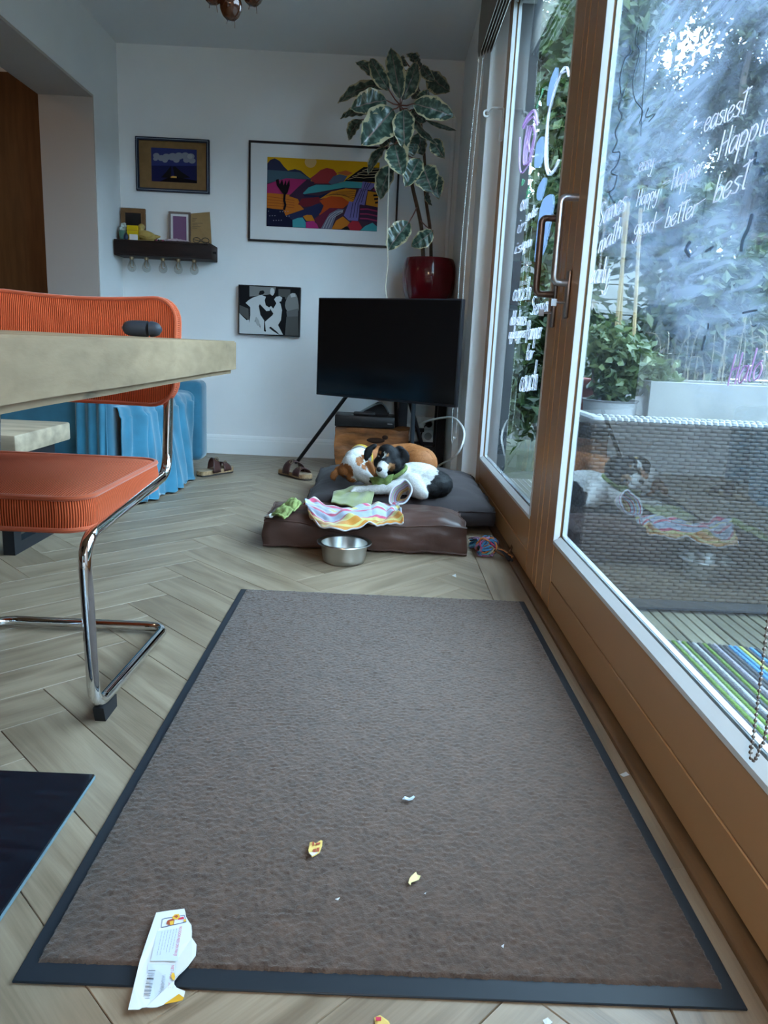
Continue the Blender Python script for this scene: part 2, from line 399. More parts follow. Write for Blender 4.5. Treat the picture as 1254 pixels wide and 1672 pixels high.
door1 = leaf_door(1, 2.330, 3.995, 2.498, 3.855, 0.208, 2.36, 0.093, [(2.330, 2.384), (2.384, 2.498), (3.855, 3.995)])
door2 = leaf_door(2, 0.60, 2.325, 0.77, 2.134, 0.218, 2.36, 0.102, [(2.134, 2.240), (2.240, 2.325), (0.60, 0.77)])
SAT = pm('satin_steel', (0.62, 0.63, 0.65), 0.32, 1.0)
BRZ = pm('bronze_anodised', (0.22, 0.17, 0.15), 0.35, 0.8)
def handle(d, yh, xb, z0, z1, mt):
    pts = fillet([(XD, yh, z1), (xb, yh, z1), (xb, yh, z0), (XD, yh, z0)], 0.018, 5)
    MB().tube(pts, 0.0105, 10, flatx=1.0).ob('pull_handle', mt, d)
    MB().rbox((XD-0.010, yh-0.016, z0-0.10), (XD, yh+0.016, z0+0.035), 0.004).ob('lock_plate', BRZ, d)
    k = MB().tube([(XD-0.008, yh, z0-0.055), (XD-0.035, yh, z0-0.055)], 0.004, 8)
    k.box((XD-0.05, yh-0.002, z0-0.066), (XD-0.034, yh+0.002, z0-0.046)); k.ob('key', SAT, d)
handle(door1, 2.42, 0.47, 0.95, 1.175, BRZ)
handle(door2, 2.25, 0.487, 0.972, 1.205, SAT)
# small window stay on the far edge of the door
lt = MB(); p0 = onx(812, 182, 0.50)
lt.tube(fillet([p0+V((-0.03, 0.06, 0.012)), p0+V((-0.02, 0.02, 0.02)), p0+V((0.03, 0, 0.015)), p0+V((0.03, -0.01, -0.075))], 0.01), 0.006, 8)
lt.tube([p0+V((-0.045+0.014*math.cos(a), 0.06, 0.006+0.014*math.sin(a))) for a in [i*math.pi/6 for i in range(12)]], 0.005, 6, closed=True)
lt.rbox(p0+V((0.018, -0.02, -0.13)), p0+V((0.04, 0.012, -0.05)), 0.004)
lt.ob('window_stay', WHITE, door1)
# ---- chalk-pen handwriting on the panes
LET = {
'a': (0.78, [[(.6,.9),(.3,1),(.05,.55),(.15,.05),(.4,.1),(.62,.6),(.64,1),(.64,.2),(.76,0)]]),
'b': (0.72, [[(.1,1.9),(.1,.05)],[(.1,.5),(.3,1),(.6,.7),(.5,.1),(.1,.1)]]),
'c': (0.62, [[(.55,.85),(.3,1),(.05,.55),(.2,.05),(.58,.2)]]),
'd': (0.75, [[(.6,.8),(.3,1),(.05,.5),(.25,.02),(.6,.4)],[(.64,1.9),(.62,.2),(.72,0)]]),
'e': (0.68, [[(.05,.5),(.4,.58),(.55,.85),(.3,1),(.05,.6),(.15,.05),(.4,0),(.65,.3)]]),
'g': (0.72, [[(.6,.9),(.3,1),(.05,.5),(.3,.05),(.6,.5)],[(.62,1),(.58,-.5),(.3,-.9),(0,-.6)]]),
'h': (0.70, [[(.1,1.9),(.1,0)],[(.1,.6),(.35,1),(.55,.8),(.57,0)]]),
'i': (0.36, [[(.15,1),(.15,.15),(.28,0)],[(.17,1.4),(.19,1.52)]]),
'l': (0.34, [[(.15,1.9),(.14,.2),(.28,0)]]),
'm': (1.0, [[(.08,1),(.08,0)],[(.08,.6),(.28,1),(.45,.8),(.45,0)],[(.45,.6),(.65,1),(.82,.8),(.85,0)]]),
'n': (0.70, [[(.1,1),(.1,0)],[(.1,.6),(.35,1),(.55,.8),(.57,0)]]),
'o': (0.68, [[(.35,1),(.05,.6),(.2,.03),(.5,.1),(.6,.6),(.35,1),(.5,1.05)]]),
'p': (0.72, [[(.1,1),(.1,-.9)],[(.1,.7),(.35,1),(.6,.65),(.45,.08),(.1,.15)]]),
'r': (0.52, [[(.1,1),(.1,0)],[(.1,.55),(.3,.95),(.5,.9)]]),
's': (0.60, [[(.55,.92),(.3,1),(.1,.8),(.3,.55),(.5,.35),(.4,.03),(.05,.1)]]),
't': (0.50, [[(.25,1.75),(.25,.15),(.4,0)],[(-.1,1.5),(.6,1.65)]]),
'u': (0.72, [[(.08,1),(.1,.2),(.35,0),(.6,.4)],[(.62,1),(.62,.15),(.72,0)]]),
'y': (0.70, [[(.05,1),(.15,.3),(.4,.2),(.6,.9)],[(.62,1),(.55,-.4),(.3,-.9),(.02,-.6)]]),
'x': (0.62, [[(.05,1),(.55,0)],[(.55,1),(.05,0)]]),
'f': (0.50, [[(.5,1.8),(.25,1.7),(.2,0)],[(0,1),(.45,1.05)]]),
'H': (0.85, [[(.08,1.9),(.08,0)],[(.68,1.9),(.68,0)],[(.08,.95),(.68,1.05)]]),
'S': (0.80, [[(.65,1.7),(.35,1.9),(.1,1.5),(.35,1.0),(.62,.6),(.4,.02),(.03,.2)]]),
'P': (0.75, [[(.1,1.9),(.1,-.3)],[(.1,1.8),(.45,1.9),(.65,1.4),(.4,.95),(.1,1.0)]]),
'-': (0.9, [[(.1,.45),(.75,.55)]]), '+': (0.7, [[(.1,.5),(.6,.5)],[(.35,.2),(.35,.85)]]), ' ': (0.4, []),
}
XT = XG - 0.0025
CH_W = chalk('chalk_white', (0.80, 0.78, 0.85)); CH_P = chalk('chalk_pink', (0.62, 0.45, 0.66)); CH_G = chalk('chalk_mint', (0.30, 0.55, 0.40)); CH_B = chalk('chalk_blue', (0.30, 0.38, 0.55), 0.7)
def write(door, text, pa, pb, xh, mt=CH_W, r=0.0015, slant=0.15):
    A = onx(*pa, XT); B = onx(*pb, XT); T = onx(pa[0], pa[1]-xh, XT)
    hgt = (T.z-A.z)
    tw = sum(LET[c][0] for c in text); dirv = (B-A)/tw; upv = V((0, 0, hgt)) + dirv*slant
    mb = MB(); cx = 0; r = min(r, 0.055*hgt)
    for c in text:
        wd, st = LET[c]
        for s_ in st:
            pts = [A + dirv*(cx+x) + upv*y for x, y in s_]
            mb.tube(smoothpath(pts, 4) if len(pts) > 2 else pts, r, 5)
        cx += wd
    o = mb.ob('handwriting', mt, door); return o
for args in (('easiest', (1148, 216), (1216, 184), 19), ('-', (1128, 218), (1146, 207), 14), ('Happiest', (1171, 262), (1290, 196), 22), ('Happier', (1095, 311), (1146, 283), 16),
             ('-', (1079, 308), (1094, 302), 14), ('-', (1152, 262), (1170, 258), 14), ('Happy', (1038, 338), (1074, 324), 13), ('easy -', (1042, 281), (1078, 270), 13), ('good', (1034, 384), (1066, 379), 15),
             ('-', (1067, 372), (1082, 362), 14), ('better', (1084, 374), (1136, 352), 17), ('-', (1137, 340), (1152, 332), 14), ('best', (1162, 334), (1218, 306), 22), ('Sames', (975, 372), (1020, 342), 18),
             ('math', (976, 414), (1012, 389), 17), ('early', (963, 463), (992, 461), 20)):
    write(door2, *args)
write(door2, 'Halo t', (1187, 630), (1262, 614), 26, CH_P, 0.0022)
for args in (('couch', (836, 492), (864, 489), 17), ('Senior', (865, 514), (897, 510), 15), ('old+shoes', (832, 531), (858, 531), 12), ('apple uppers', (830, 553), (856, 551), 10),
             ('Pamper', (858, 555), (882, 552), 16), ('for', (857, 588), (869, 587), 14), ('couch', (847, 640), (874, 637), 24), ('on', (848, 345), (860, 340), 14), ('under', (858, 362), (876, 350), 9), ('in', (842, 382), (858, 376), 12), ('is', (838, 415), (850, 411), 10), ('upon', (851, 407), (866, 402), 10)):
    write(door1, *args, r=0.0013)
def scribble(door, pts, mt, r=0.0018, name='chalk_drawing'):
    MB().tube(smoothpath([onx(x, y, XT) for x, y in pts], 5), r, 5).ob(name, mt, door)
z1 = lambda L: [(700+x/4.823, y/4.823) for x, y in L]
scribble(door1, z1([(740,1000),(770,930),(830,870),(850,985),(820,920),(770,960),(745,1010)]), CH_P, 0.004)
for k in range(3):
    scribble(door1, z1([(775+k*18,990),(750+k*14,1150),(745+k*10,1290),(775+k*12,1280),(810+k*6,1150),(830+k*4,1050),(800+k*8,990),(770+k*8,1100),(790,1200)]), CH_P, 0.0018)
scribble(door1, z1([(715,1080),(712,1280),(725,1360),(760,1330),(800,1260)]), CH_P)
scribble(door1, z1([(1100,600),(1080,530),(1040,570),(985,720),(940,900),(920,1100),(915,1280),(940,1375),(985,1340),(1020,1260)]), CH_W, 0.003)
scribble(door1, z1([(1090,560),(1030,590),(970,760),(935,960),(930,1290),(960,1360)]), CH_W, 0.002)
for L in ([(900,700),(860,800),(885,740),(845,850)], [(770,1520),(790,1470),(765,1570),(800,1480)], [(740,1410),(730,1460),(750,1420)]): scribble(door1, z1(L), CH_G, 0.0022)
def smudge(door, pts, mt=CH_B):
    q = [onx(x, y, XT-0.0005) for x, y in pts]; MB().poly(smoothpath(q, 4, True), (-1, 0, 0), 0.0004).ob('chalk_smudge', mt, door, smooth=False)
smudge(door1, z1([(1000,530),(1010,580),(985,680),(945,830),(930,800),(950,660)])); smudge(door1, z1([(890,1075),(905,1130),(880,1300),(850,1320),(832,1300),(845,1150)]))
smudge(door1, z1([(905,1400),(920,1430),(880,1570),(850,1560),(860,1480)])); smudge(door1, [(896,318),(903,330),(890,400),(878,425),(873,420),(882,340)])
CH_D = chalk('marker_dark', (0.05, 0.075, 0.12), 0.6)
z4 = lambda L: [(930+x/3.87, y/3.87) for x, y in L]
for L, r in (([(378,290),(385,330),(350,370),(322,470),(318,540),(330,600),(350,560)], .003), ([(335,600),(310,680),(330,740),(290,830),(300,900),(270,960),(318,965),(300,1040),(262,1090),(300,1110)], .0032), ([(300,1115),(280,1190),(250,1220),(285,1290)], .003), ([(430,170),(415,270),(440,330),(400,500),(410,620),(460,700),(440,780)], .0022), ([(490,200),(480,420),(460,640),(450,860)], .0016), ([(500,680),(480,740),(540,720),(500,770)], .002),
             ([(1155,1350),(1130,1440),(1095,1520),(1085,1590)], .005), ([(1180,960),(1170,1030),(1190,1030)], .004), ([(760,1530),(735,1580),(760,1620)], .006), ([(905,1560),(860,1590)], .004), ([(1220,1060),(1205,1110)], .004)):
    scribble(door2, z4(L), CH_D, r*0.55, 'marker_line')
z7 = lambda L: [(1100+x/8.14, 500+y/8.14) for x, y in L]
for L, r in (([(465,230),(455,310)], .0025), ([(420,390),(400,480),(375,590)], .0035), ([(920,90),(1000,70),(1100,55)], .003), ([(1040,250),(1070,268),(1095,245)], .002)): scribble(door2, z7(L), CH_D, r*0.55, 'marker_line')
# ---- smeared chalk film on the near pane, wiped off in places
def film_mask(nt):
    tc = _n(nt, 'ShaderNodeTexCoord'); sp = _n(nt, 'ShaderNodeSeparateXYZ'); nt.links.new(tc.outputs['Object'], sp.inputs[0])
    mp = _n(nt, 'ShaderNodeMapping'); mp.inputs['Rotation'].default_value = (math.radians(-38), 0, 0); mp.inputs['Scale'].default_value = (1, 2.6, 17); nt.links.new(tc.outputs['Object'], mp.inputs[0])
    n1 = _n(nt, 'ShaderNodeTexNoise'); n1.inputs['Scale'].default_value = 2.2; n1.inputs['Detail'].default_value = 7; n1.inputs['Distortion'].default_value = 1.2; nt.links.new(mp.outputs[0], n1.inputs['Vector'])
    n2 = _n(nt, 'ShaderNodeTexNoise'); n2.inputs['Scale'].default_value = 3.4; n2.inputs['Detail'].default_value = 3; nt.links.new(tc.outputs['Object'], n2.inputs['Vector'])
    a = ramp(nt, n1.outputs['Fac'], [(0.38, (0.0,)*3), (0.60, (1,)*3)]); b = ramp(nt, n2.outputs['Fac'], [(0.34, (0.18,)*3), (0.52, (1,)*3)])
    yy = math_node(nt, 'MAXIMUM', math_node(nt, 'SUBTRACT', sp.outputs['Y'], 1.30), 0.0)      # the wiped-on film ends higher towards the hinge side
    lo = math_node(nt, 'ADD', math_node(nt, 'MULTIPLY_ADD', sp.outputs['Z'], 5.5, -3.7), math_node(nt, 'MULTIPLY', yy, -2.6), clamp=True)
    m = math_node(nt, 'MULTIPLY', math_node(nt, 'MULTIPLY_ADD', a, 0.62, 0.38), b)
    m = math_node(nt, 'MULTIPLY', m, lo)
    return math_node(nt, 'MULTIPLY_ADD', m, 0.58, 0.02, clamp=True)
FILM = chalk('chalk_film', (0.29, 0.335, 0.44), mask=film_mask)
MB().add([(XG-0.0012, 0.80, 0.26), (XG-0.0012, 2.10, 0.26), (XG-0.0012, 2.10, 2.30), (XG-0.0012, 0.80, 2.30)], [(0, 1, 2, 3)]).ob('chalk_smear', FILM, door2, smooth=False)
# ---- folded pleated shades and their bead chains
SHD = pm('shade_fabric', (0.20, 0.18, 0.155), 0.8, bump=(300, 0.1, 0.001))
def shade(y0, y1, label):
    t = thing('roman_shade', (0.45, (y0+y1)/2, 2.14), label, 'blind', 'pleated shades above the garden doors')
    MB().rbox((0.42, y0, 2.43), (0.50, y1, 2.488), 0.004).ob('head_rail', WHITE, t)
    for k in range(5):
        x0 = 0.392+0.014*k
        def fn(u, v, k=k, x0=x0):
            a = v*math.pi
            return V((x0+0.008*math.sin(a*1.0)*(1 if k else 1.4), y0+(y1-y0)*u, 2.45-0.315*math.sin(a*0.5)**0.8 + (0.006*k) + 0.002*nz((u*9, k, v*3))))
        mb = MB()
        pr = [(x0+0.002, 2.43), (x0-0.004, 2.28), (x0-0.002, 2.17+0.006*k), (x0+0.004, 2.145+0.006*k), (x0+0.009, 2.152+0.006*k), (x0+0.010, 2.28), (x0+0.008, 2.43)]
        n = len(pr); vs = [(x, yy, z) for yy in (y0, y1) for x, z in pr]
        mb.add(vs, [(i, i+1, n+i+1, n+i) for i in range(n-1)] + [tuple(range(n)), tuple(range(2*n-1, n-1, -1))]).ob('pleat', SHD, t, angle=60)
    return t
shade(2.36, 3.97, 'folded taupe pleated shade bunched at the top of the far garden door')
shade(0.62, 2.33, 'folded taupe pleated shade above the near garden door')
def bead_chain(name, pts, r, mt, label, step=2.6, closed=False):
    mb = MB(); pth = smoothpath(pts, 200, closed); acc = 0; last = None
    ball = [(math.sin(math.pi*i/4), -math.cos(math.pi*i/4)) for i in range(5)]
    for p in pth:
        if last is None or (p-last).length >= r*step:
            mb.lathe([(a*r, b*r) for a, b in ball], p, 6); last = p
    t = thing(name, pts[0], label, 'bead chain')
    mb.ob('bead_string', mt, t); MB().tube(pth[::40], r*0.25, 4, closed).ob('thread', mt, t)
BEAD = pm('bead_metal', (0.16, 0.12, 0.10), 0.35, 0.6); BEADW = pm('bead_grey', (0.55, 0.55, 0.52), 0.5)
c0 = onx(1224, 1238, 0.515); c1 = onx(1238, 1232, 0.515); ct = 2.2
bead_chain('bead_chain', [V((0.47, 0.955, 2.2)), V((0.50, 0.945, 1.2)), c0+V((0, 0.005, 0.10)), c0+V((0, 0.002, 0.015)), (c0+c1)/2-V((0, 0, 0.006)), c1+V((0, -0.002, 0.015)), c1+V((0, -0.008, 0.12)), V((0.50, 0.86, 1.2)), V((0.47, 0.87, 2.2))], 0.0028, BEAD, 'dark metal bead chain looped in front of the near glass door')
bead_chain('bead_chain', [at(782, 95, 3.99), at(752, 420, 3.99), at(738, 700, 3.99), at(741, 712, 3.99), at(746, 690, 3.99), at(760, 420, 3.99), at(788, 95, 3.99)], 0.0028, BEADW, 'pale bead chain hanging beside the white post in the far corner')
# ================================================================== rug
def rug():
    x0, x1, y0, y1 = -0.412, 0.480, 0.746, 2.217
    t = thing('doormat', ((x0+x1)/2, (y0+y1)/2, 0), 'large brown pile mat with dark rubber border lying along the glass doors', 'rug')
    RB = pm('mat_rubber', (0.014, 0.018, 0.024), 0.5, bump=(80, 0.05, 0.002))
    MB().rbox((x0, y0, 0.0005), (x1, y1, 0.004), 0.0012, 1).ob('rubber_border', RB, t)
    bx = 0.020
    nu, nv = 330, 540
    a0, a1, b0, b1 = x0+0.015, x1-0.015, y0+bx+0.006, y1-0.006
    rnd = random.Random(3)
    def fn(u, v):
        x = a0+(a1-a0)*u; y = b0+(b1-b0)*v
        e = min(u*nu, (1-u)*nu, v*nv, (1-v)*nv)
        h = 0.0075 + 0.0022*nz((x*150, y*150, 0)) + 0.0016*nz((x*320, y*320, 4)) + rnd.uniform(-0.0005, 0.0005) + 0.0009*nz((x*7, y*5, 9))
        if e < 1.5: h = 0.003 + 0.001*rnd.random(); x += rnd.uniform(-.0012, .0012); y += rnd.uniform(-.0012, .0012)
        return (x, y, h)
    mt = pm('mat_pile', (0.064, 0.037, 0.025), 0.95, var=(55, 0.28), bump=(420, 0.5, 0.003), sheen=0.22)
    o = MB().grid(fn, nu, nv).ob('pile', mt, t, angle=180); tag(o, kind='stuff')
rug()
# ---- black glass floor plate of the stove
fp = thing('floor_plate', (-0.95, 0.75, 0), 'scratched black floor plate lying beside the brown mat', 'floor plate')
FPM = pm('black_plate', (0.006, 0.009, 0.014), 0.22, var=(20, 0.5), stretch=(1, 5, 1))
MB().rbox((-1.45, 0.36, 0.0), (-0.474, 1.174, 0.010), 0.0012, 1).ob('plate', FPM, fp)
MB().box((-0.4735, 0.362, 0.0022), (-0.4725, 1.172, 0.0082)).ob('glass_edge', pm('plate_edge', (0.12, 0.2, 0.24), 0.2), fp, smooth=False)
# ================================================================== dining table
TW = pm('table_wood', (0.335, 0.245, 0.155), 0.55, var=(3.2, 0.22), bump=(30, 0.15, 0.004), stretch=(2.2, 0.9, 3.5))
def knots(mt, base):
    nt = mt.node_tree; b = nt.nodes['Principled BSDF']; src = b.inputs['Base Color'].links[0].from_socket
    tc = _n(nt, 'ShaderNodeTexCoord'); mp = _n(nt, 'ShaderNodeMapping'); mp.inputs['Scale'].default_value = (3, 3.2, 9); nt.links.new(tc.outputs['Object'], mp.inputs[0])
    vo = _n(nt, 'ShaderNodeTexVoronoi'); vo.inputs['Scale'].default_value = 1.3; nt.links.new(mp.outputs[0], vo.inputs['Vector'])
    n2 = _n(nt, 'ShaderNodeTexNoise'); n2.inputs['Scale'].default_value = 4.0; n2.inputs['Detail'].default_value = 9; n2.inputs['Distortion'].default_value = 0.5; nt.links.new(mp.outputs[0], n2.inputs['Vector'])
    k = ramp(nt, math_node(nt, 'MULTIPLY_ADD', n2.outputs['Fac'], 0.25, vo.outputs['Distance']), [(0.15, (0.45,)*3), (0.24, (1,)*3)])
    g = ramp(nt, n2.outputs['Fac'], [(0.35, (0.86, 0.83, 0.78)), (0.6, (1.04, 1.02, 0.98))])
    m1 = _n(nt, 'ShaderNodeMix', data_type='RGBA', blend_type='MULTIPLY'); m1.inputs[0].default_value = 1; nt.links.new(src, m1.inputs[6]); nt.links.new(k, m1.inputs[7])
    m2 = _n(nt, 'ShaderNodeMix', data_type='RGBA', blend_type='MULTIPLY'); m2.inputs[0].default_value = 1; nt.links.new(m1.outputs[2], m2.inputs[6]); nt.links.new(g, m2.inputs[7])
    nt.links.new(m2.outputs[2], b.inputs['Base Color'])
knots(TW, None)
tb = thing('dining_table', (-0.85, 0.8, 0), 'thick pale wooden dining table slab jutting in from the left', 'table')
bm = bmesh.new(); bmesh.ops.create_cube(bm, size=1)
for v in bm.verts: v.co = V(((-1.30 if v.co.x < 0 else -0.345), (-0.25 if v.co.y < 0 else 1.782), (0.690 if v.co.z < 0 else 0.7635)))
bmesh.ops.bevel(bm, geom=[e for e in bm.edges if all(v.co.z < 0.7 for v in e.verts)], offset=0.010, segments=2, affect='EDGES')
bmesh.ops.bevel(bm, geom=[e for e in bm.edges if all(v.co.z > 0.76 for v in e.verts)], offset=0.003, segments=2, affect='EDGES')
bmesh.ops.subdivide_edges(bm, edges=[e for e in bm.edges if abs(e.verts[0].co.y-e.verts[1].co.y) > 0.5], cuts=40)
for v in bm.verts:
    if v.co.x > -0.4: v.co.x += 0.004*nz((v.co.y*4, v.co.z*9, 0)) ; v.co.z += 0.002*nz((v.co.y*3, 5, v.co.z*7)) if v.co.z < 0.72 else 0
bm.verts.index_update(); mb = MB().add([v.co.copy() for v in bm.verts], [[v.index for v in f.verts] for f in bm.faces]); bm.free()
mb.ob('tabletop', TW, tb)
BLK = pm('black_steel', (0.012, 0.013, 0.016), 0.45, bump=(60, 0.05, 0.002))
for yy in (0.05, 1.05):
    fr = MB()
    fr.box((-1.20, yy-0.04, 0.02), (-1.12, yy+0.04, 0.69)).box((-0.78, yy-0.04, 0.02), (-0.70, yy+0.04, 0.69)).box((-1.20, yy-0.04, 0.0), (-0.70, yy+0.04, 0.02)).box((-1.20, yy-0.04, 0.665), (-0.70, yy+0.04, 0.689))
    fr.ob('trestle_leg', BLK, tb, smooth=False)
# ---- things on the table
CASE = pm('earbud_plastic', (0.035, 0.042, 0.055), 0.45)
ec = thing('earbud_case', (-0.505, 1.6, 0.7635), 'small dark grey oval earbud case on the table edge', 'case')
q = at(233, 528, 1.6)
for a, b, nm in ((-0.043, 0.012, 'case_base'), (0.0128, 0.040, 'case_lid')):
    mb = MB(); k = 14
    prof = []
    for i in range(k+1):
        x = -0.043 + (0.083)*i/k
        prof.append((x, 0.0165*max(0.0, 1-abs((x+0.0015)/0.0415)**4.5)**0.5))
    pts = [(x, r) for x, r in prof if a-1e-6 <= x <= b+0.004]
    xs = [max(a, min(b, x)) for x, r in pts]
    mb.tube([(q.x+x, 1.6, 0.7805) for x in xs], [max(0.003, pts[i][1]) for i in range(len(xs))], 16)
    mb.ob(nm, CASE, ec)
g = thing('speaker_puck', (-0.66, 1.18, 0.7635), 'rounded dark blue-grey gadget on the table at the left edge', 'gadget')
MB().lathe([(0, 0), (0.034, 0), (0.042, 0.01), (0.044, 0.022), (0.040, 0.036), (0.03, 0.042), (0, 0.043)], (-0.652, 1.18, 0.7635), 24).ob('shell', CASE, g)
MB().lathe([(0.0445, 0.019), (0.0452, 0.021), (0.0445, 0.024)], (-0.652, 1.18, 0.7635), 24).ob('seam_ring', BLK, g)
# ================================================================== orange corduroy cantilever chair
def cord(name, scale, attr):
    mt = bpy.data.materials.new(name); mt.use_nodes = True; nt = mt.node_tree; b = nt.nodes['Principled BSDF']
    b.inputs['Roughness'].default_value = 0.85; b.inputs['Sheen Weight'].default_value = 0.22; b.inputs['Sheen Roughness'].default_value = 0.4; b.inputs['Specular IOR Level'].default_value = 0.1
    b.inputs['Sheen Tint'].default_value = (1, 0.6, 0.45, 1)
    at_ = _n(nt, 'ShaderNodeAttribute', attribute_name='rib')
    s = math_node(nt, 'SINE', math_node(nt, 'MULTIPLY', at_.outputs['Fac'], 2*math.pi/scale))
    hgt = math_node(nt, 'MULTIPLY_ADD', s, 0.5, 0.5)
    nt.links.new(ramp(nt, hgt, [(0.0, (0.24, 0.038, 0.012)), (0.45, (0.66, 0.105, 0.036)), (1, (0.80, 0.155, 0.060))]), b.inputs['Base Color'])
    bp = _n(nt, 'ShaderNodeBump'); bp.inputs['Strength'].default_value = 0.9; bp.inputs['Distance'].default_value = 0.0015
    nt.links.new(hgt, bp.inputs['Height']); nt.links.new(bp.outputs[0], b.inputs['Normal'])
    return mt
CORD = cord('orange_corduroy', 0.0048, 'rib')
CORDP = pm('orange_piping', (0.56, 0.105, 0.037), 0.85, sheen=0.4, bump=(400, 0.3, 0.002))
CHROME = pm('chrome', (0.75, 0.76, 0.78), 0.06, 1.0)
def set_rib(o, fn):
    a = o.data.attributes.new('rib', 'FLOAT', 'POINT'); a.data.foreach_set('value', [fn(v.co) for v in o.data.vertices])
ch = thing('cantilever_chair', (-0.76, 1.6, 0), 'orange corduroy cantilever chair with chrome tube frame at the table end', 'chair')
cx0, cx1 = -0.985, -0.535
def rounded_outline(x0, x1, y0, y1, r, n=7):
    out = []
    for (cx, cy, a0) in ((x1-r, y0+r, -90), (x1-r, y1-r, 0), (x0+r, y1-r, 90), (x0+r, y0+r, 180)):
        for i in range(n+1):
            a = math.radians(a0+90*i/n); out.append((cx+r*math.cos(a), cy+r*math.sin(a)))
    return out
ol = rounded_outline(cx0+0.005, cx1-0.005, 1.345, 1.835, 0.055)
ol = [p for i, p in enumerate(ol) for p in ([p] if True else [])]
dense = []
for i in range(len(ol)):
    a, b = V(ol[i]), V(ol[(i+1) % len(ol)]); k = max(1, int((b-a).length/0.012))
    for j in range(k): dense.append(a+(b-a)*j/k)
arc = [0]
for i in range(1, len(dense)): arc.append(arc[-1]+(dense[i]-dense[i-1]).length)
# side band
mb = MB(); k = len(dense); rows = 6; ribs = []
cen = V(((cx0+cx1)/2, 1.59))
for r_ in range(rows+1):
    z = 0.402+0.063*r_/rows; bul = 0.006*math.sin(math.pi*r_/rows)
    for i, p in enumerate(dense + [dense[0]]):
        q = p + (p-cen).normalized()*bul; mb.v.append((q.x, q.y, z)); ribs.append(arc[i] if i < k else arc[-1]+0.012)
for r_ in range(rows):
    for i in range(k): mb.f.append((r_*(k+1)+i, r_*(k+1)+i+1, (r_+1)*(k+1)+i+1, (r_+1)*(k+1)+i)); mb.m.append(0)
o = mb.ob('seat_side', CORD, ch, angle=180)
a = o.data.attributes.new('rib', 'FLOAT', 'POINT'); a.data.foreach_set('value', ribs)
# seat top and underside
for nm, z0, dome in (('seat_top', 0.465, 0.016), ('seat_underside', 0.402, -0.002)):
    mb = MB(); rings = 14
    for r_ in range(rings+1):
        s = 1 - r_/rings
        for p in dense:
            q = cen + (p-cen)*s; mb.v.append((q.x, q.y, z0 + dome*(1-s**3)))
    for r_ in range(rings):
        for i in range(k): mb.f.append((r_*k+i, r_*k+(i+1) % k, (r_+1)*k+(i+1) % k, (r_+1)*k+i)); mb.m.append(0)
    o = mb.ob(nm, CORD, ch, angle=180); set_rib(o, lambda c: c.x)
for z in (0.465, 0.404): MB().tube([(p.x, p.y, z) for p in dense], 0.0055, 8, closed=True).ob('piping', CORDP, ch)
# backrest, gently curved and reclined
bz0, bz1 = 0.598, 0.862
bo = rounded_outline(cx0-0.02, cx1+0.022, bz0, bz1, 0.062)
bd = []
for i in range(len(bo)):
    a_, b_ = V(bo[i]), V(bo[(i+1) % len(bo)]); kk = max(1, int((b_-a_).length/0.012))
    for j in range(kk): bd.append(a_+(b_-a_)*j/kk)
bc = V(((cx0+cx1)/2, (bz0+bz1)/2))
def backy(x, z): return 1.872 + 0.035*(z-bz0)/(bz1-bz0) + 0.035 - 0.55*(x-bc.x)**2
def backz(x, z): return z - 0.012*math.cos((x-bc.x)/0.24*math.pi*0.5) * (1 if z > bc.y else 0)
for nm, off, dome in (('backrest_front', -0.018, -0.012), ('backrest_rear', 0.018, 0.006)):
    mb = MB(); rings = 12; kb = len(bd)
    for r_ in range(rings+1):
        s = 1-r_/rings
        for p in bd:
            q = bc+(p-bc)*s; mb.v.append((q.x, backy(q.x, q.y)+off+dome*(1-s**3), backz(q.x, q.y)))
    for r_ in range(rings):
        for i in range(kb): mb.f.append((r_*kb+i, r_*kb+(i+1) % kb, (r_+1)*kb+(i+1) % kb, (r_+1)*kb+i)); mb.m.append(0)
    o = mb.ob(nm, CORD, ch, angle=180); set_rib(o, lambda c: c.x)
mb = MB(); ribs = []; kb = len(bd); acc = 0
for i in range(kb+1):
    p = bd[i % kb]
    if i: acc += (bd[i % kb]-bd[i-1]).length
    for j in range(5):
        o_ = -0.018+0.036*j/4; d_ = (p-bc).normalized()*0.004*math.sin(math.pi*j/4)
        mb.v.append((p.x+d_.x, backy(p.x, p.y)+o_, backz(p.x, p.y)+d_.y)); ribs.append(acc)
for i in range(kb):
    for j in range(4): mb.f.append((i*5+j, i*5+j+1, (i+1)*5+j+1, (i+1)*5+j)); mb.m.append(0)
o = mb.ob('backrest_edge', CORD, ch, angle=180); a = o.data.attributes.new('rib', 'FLOAT', 'POINT'); a.data.foreach_set('value', ribs)
for off in (-0.018, 0.018): MB().tube([(p.x, backy(p.x, p.y)+off, backz(p.x, p.y)) for p in bd], 0.005, 8, closed=True).ob('piping', CORDP, ch)
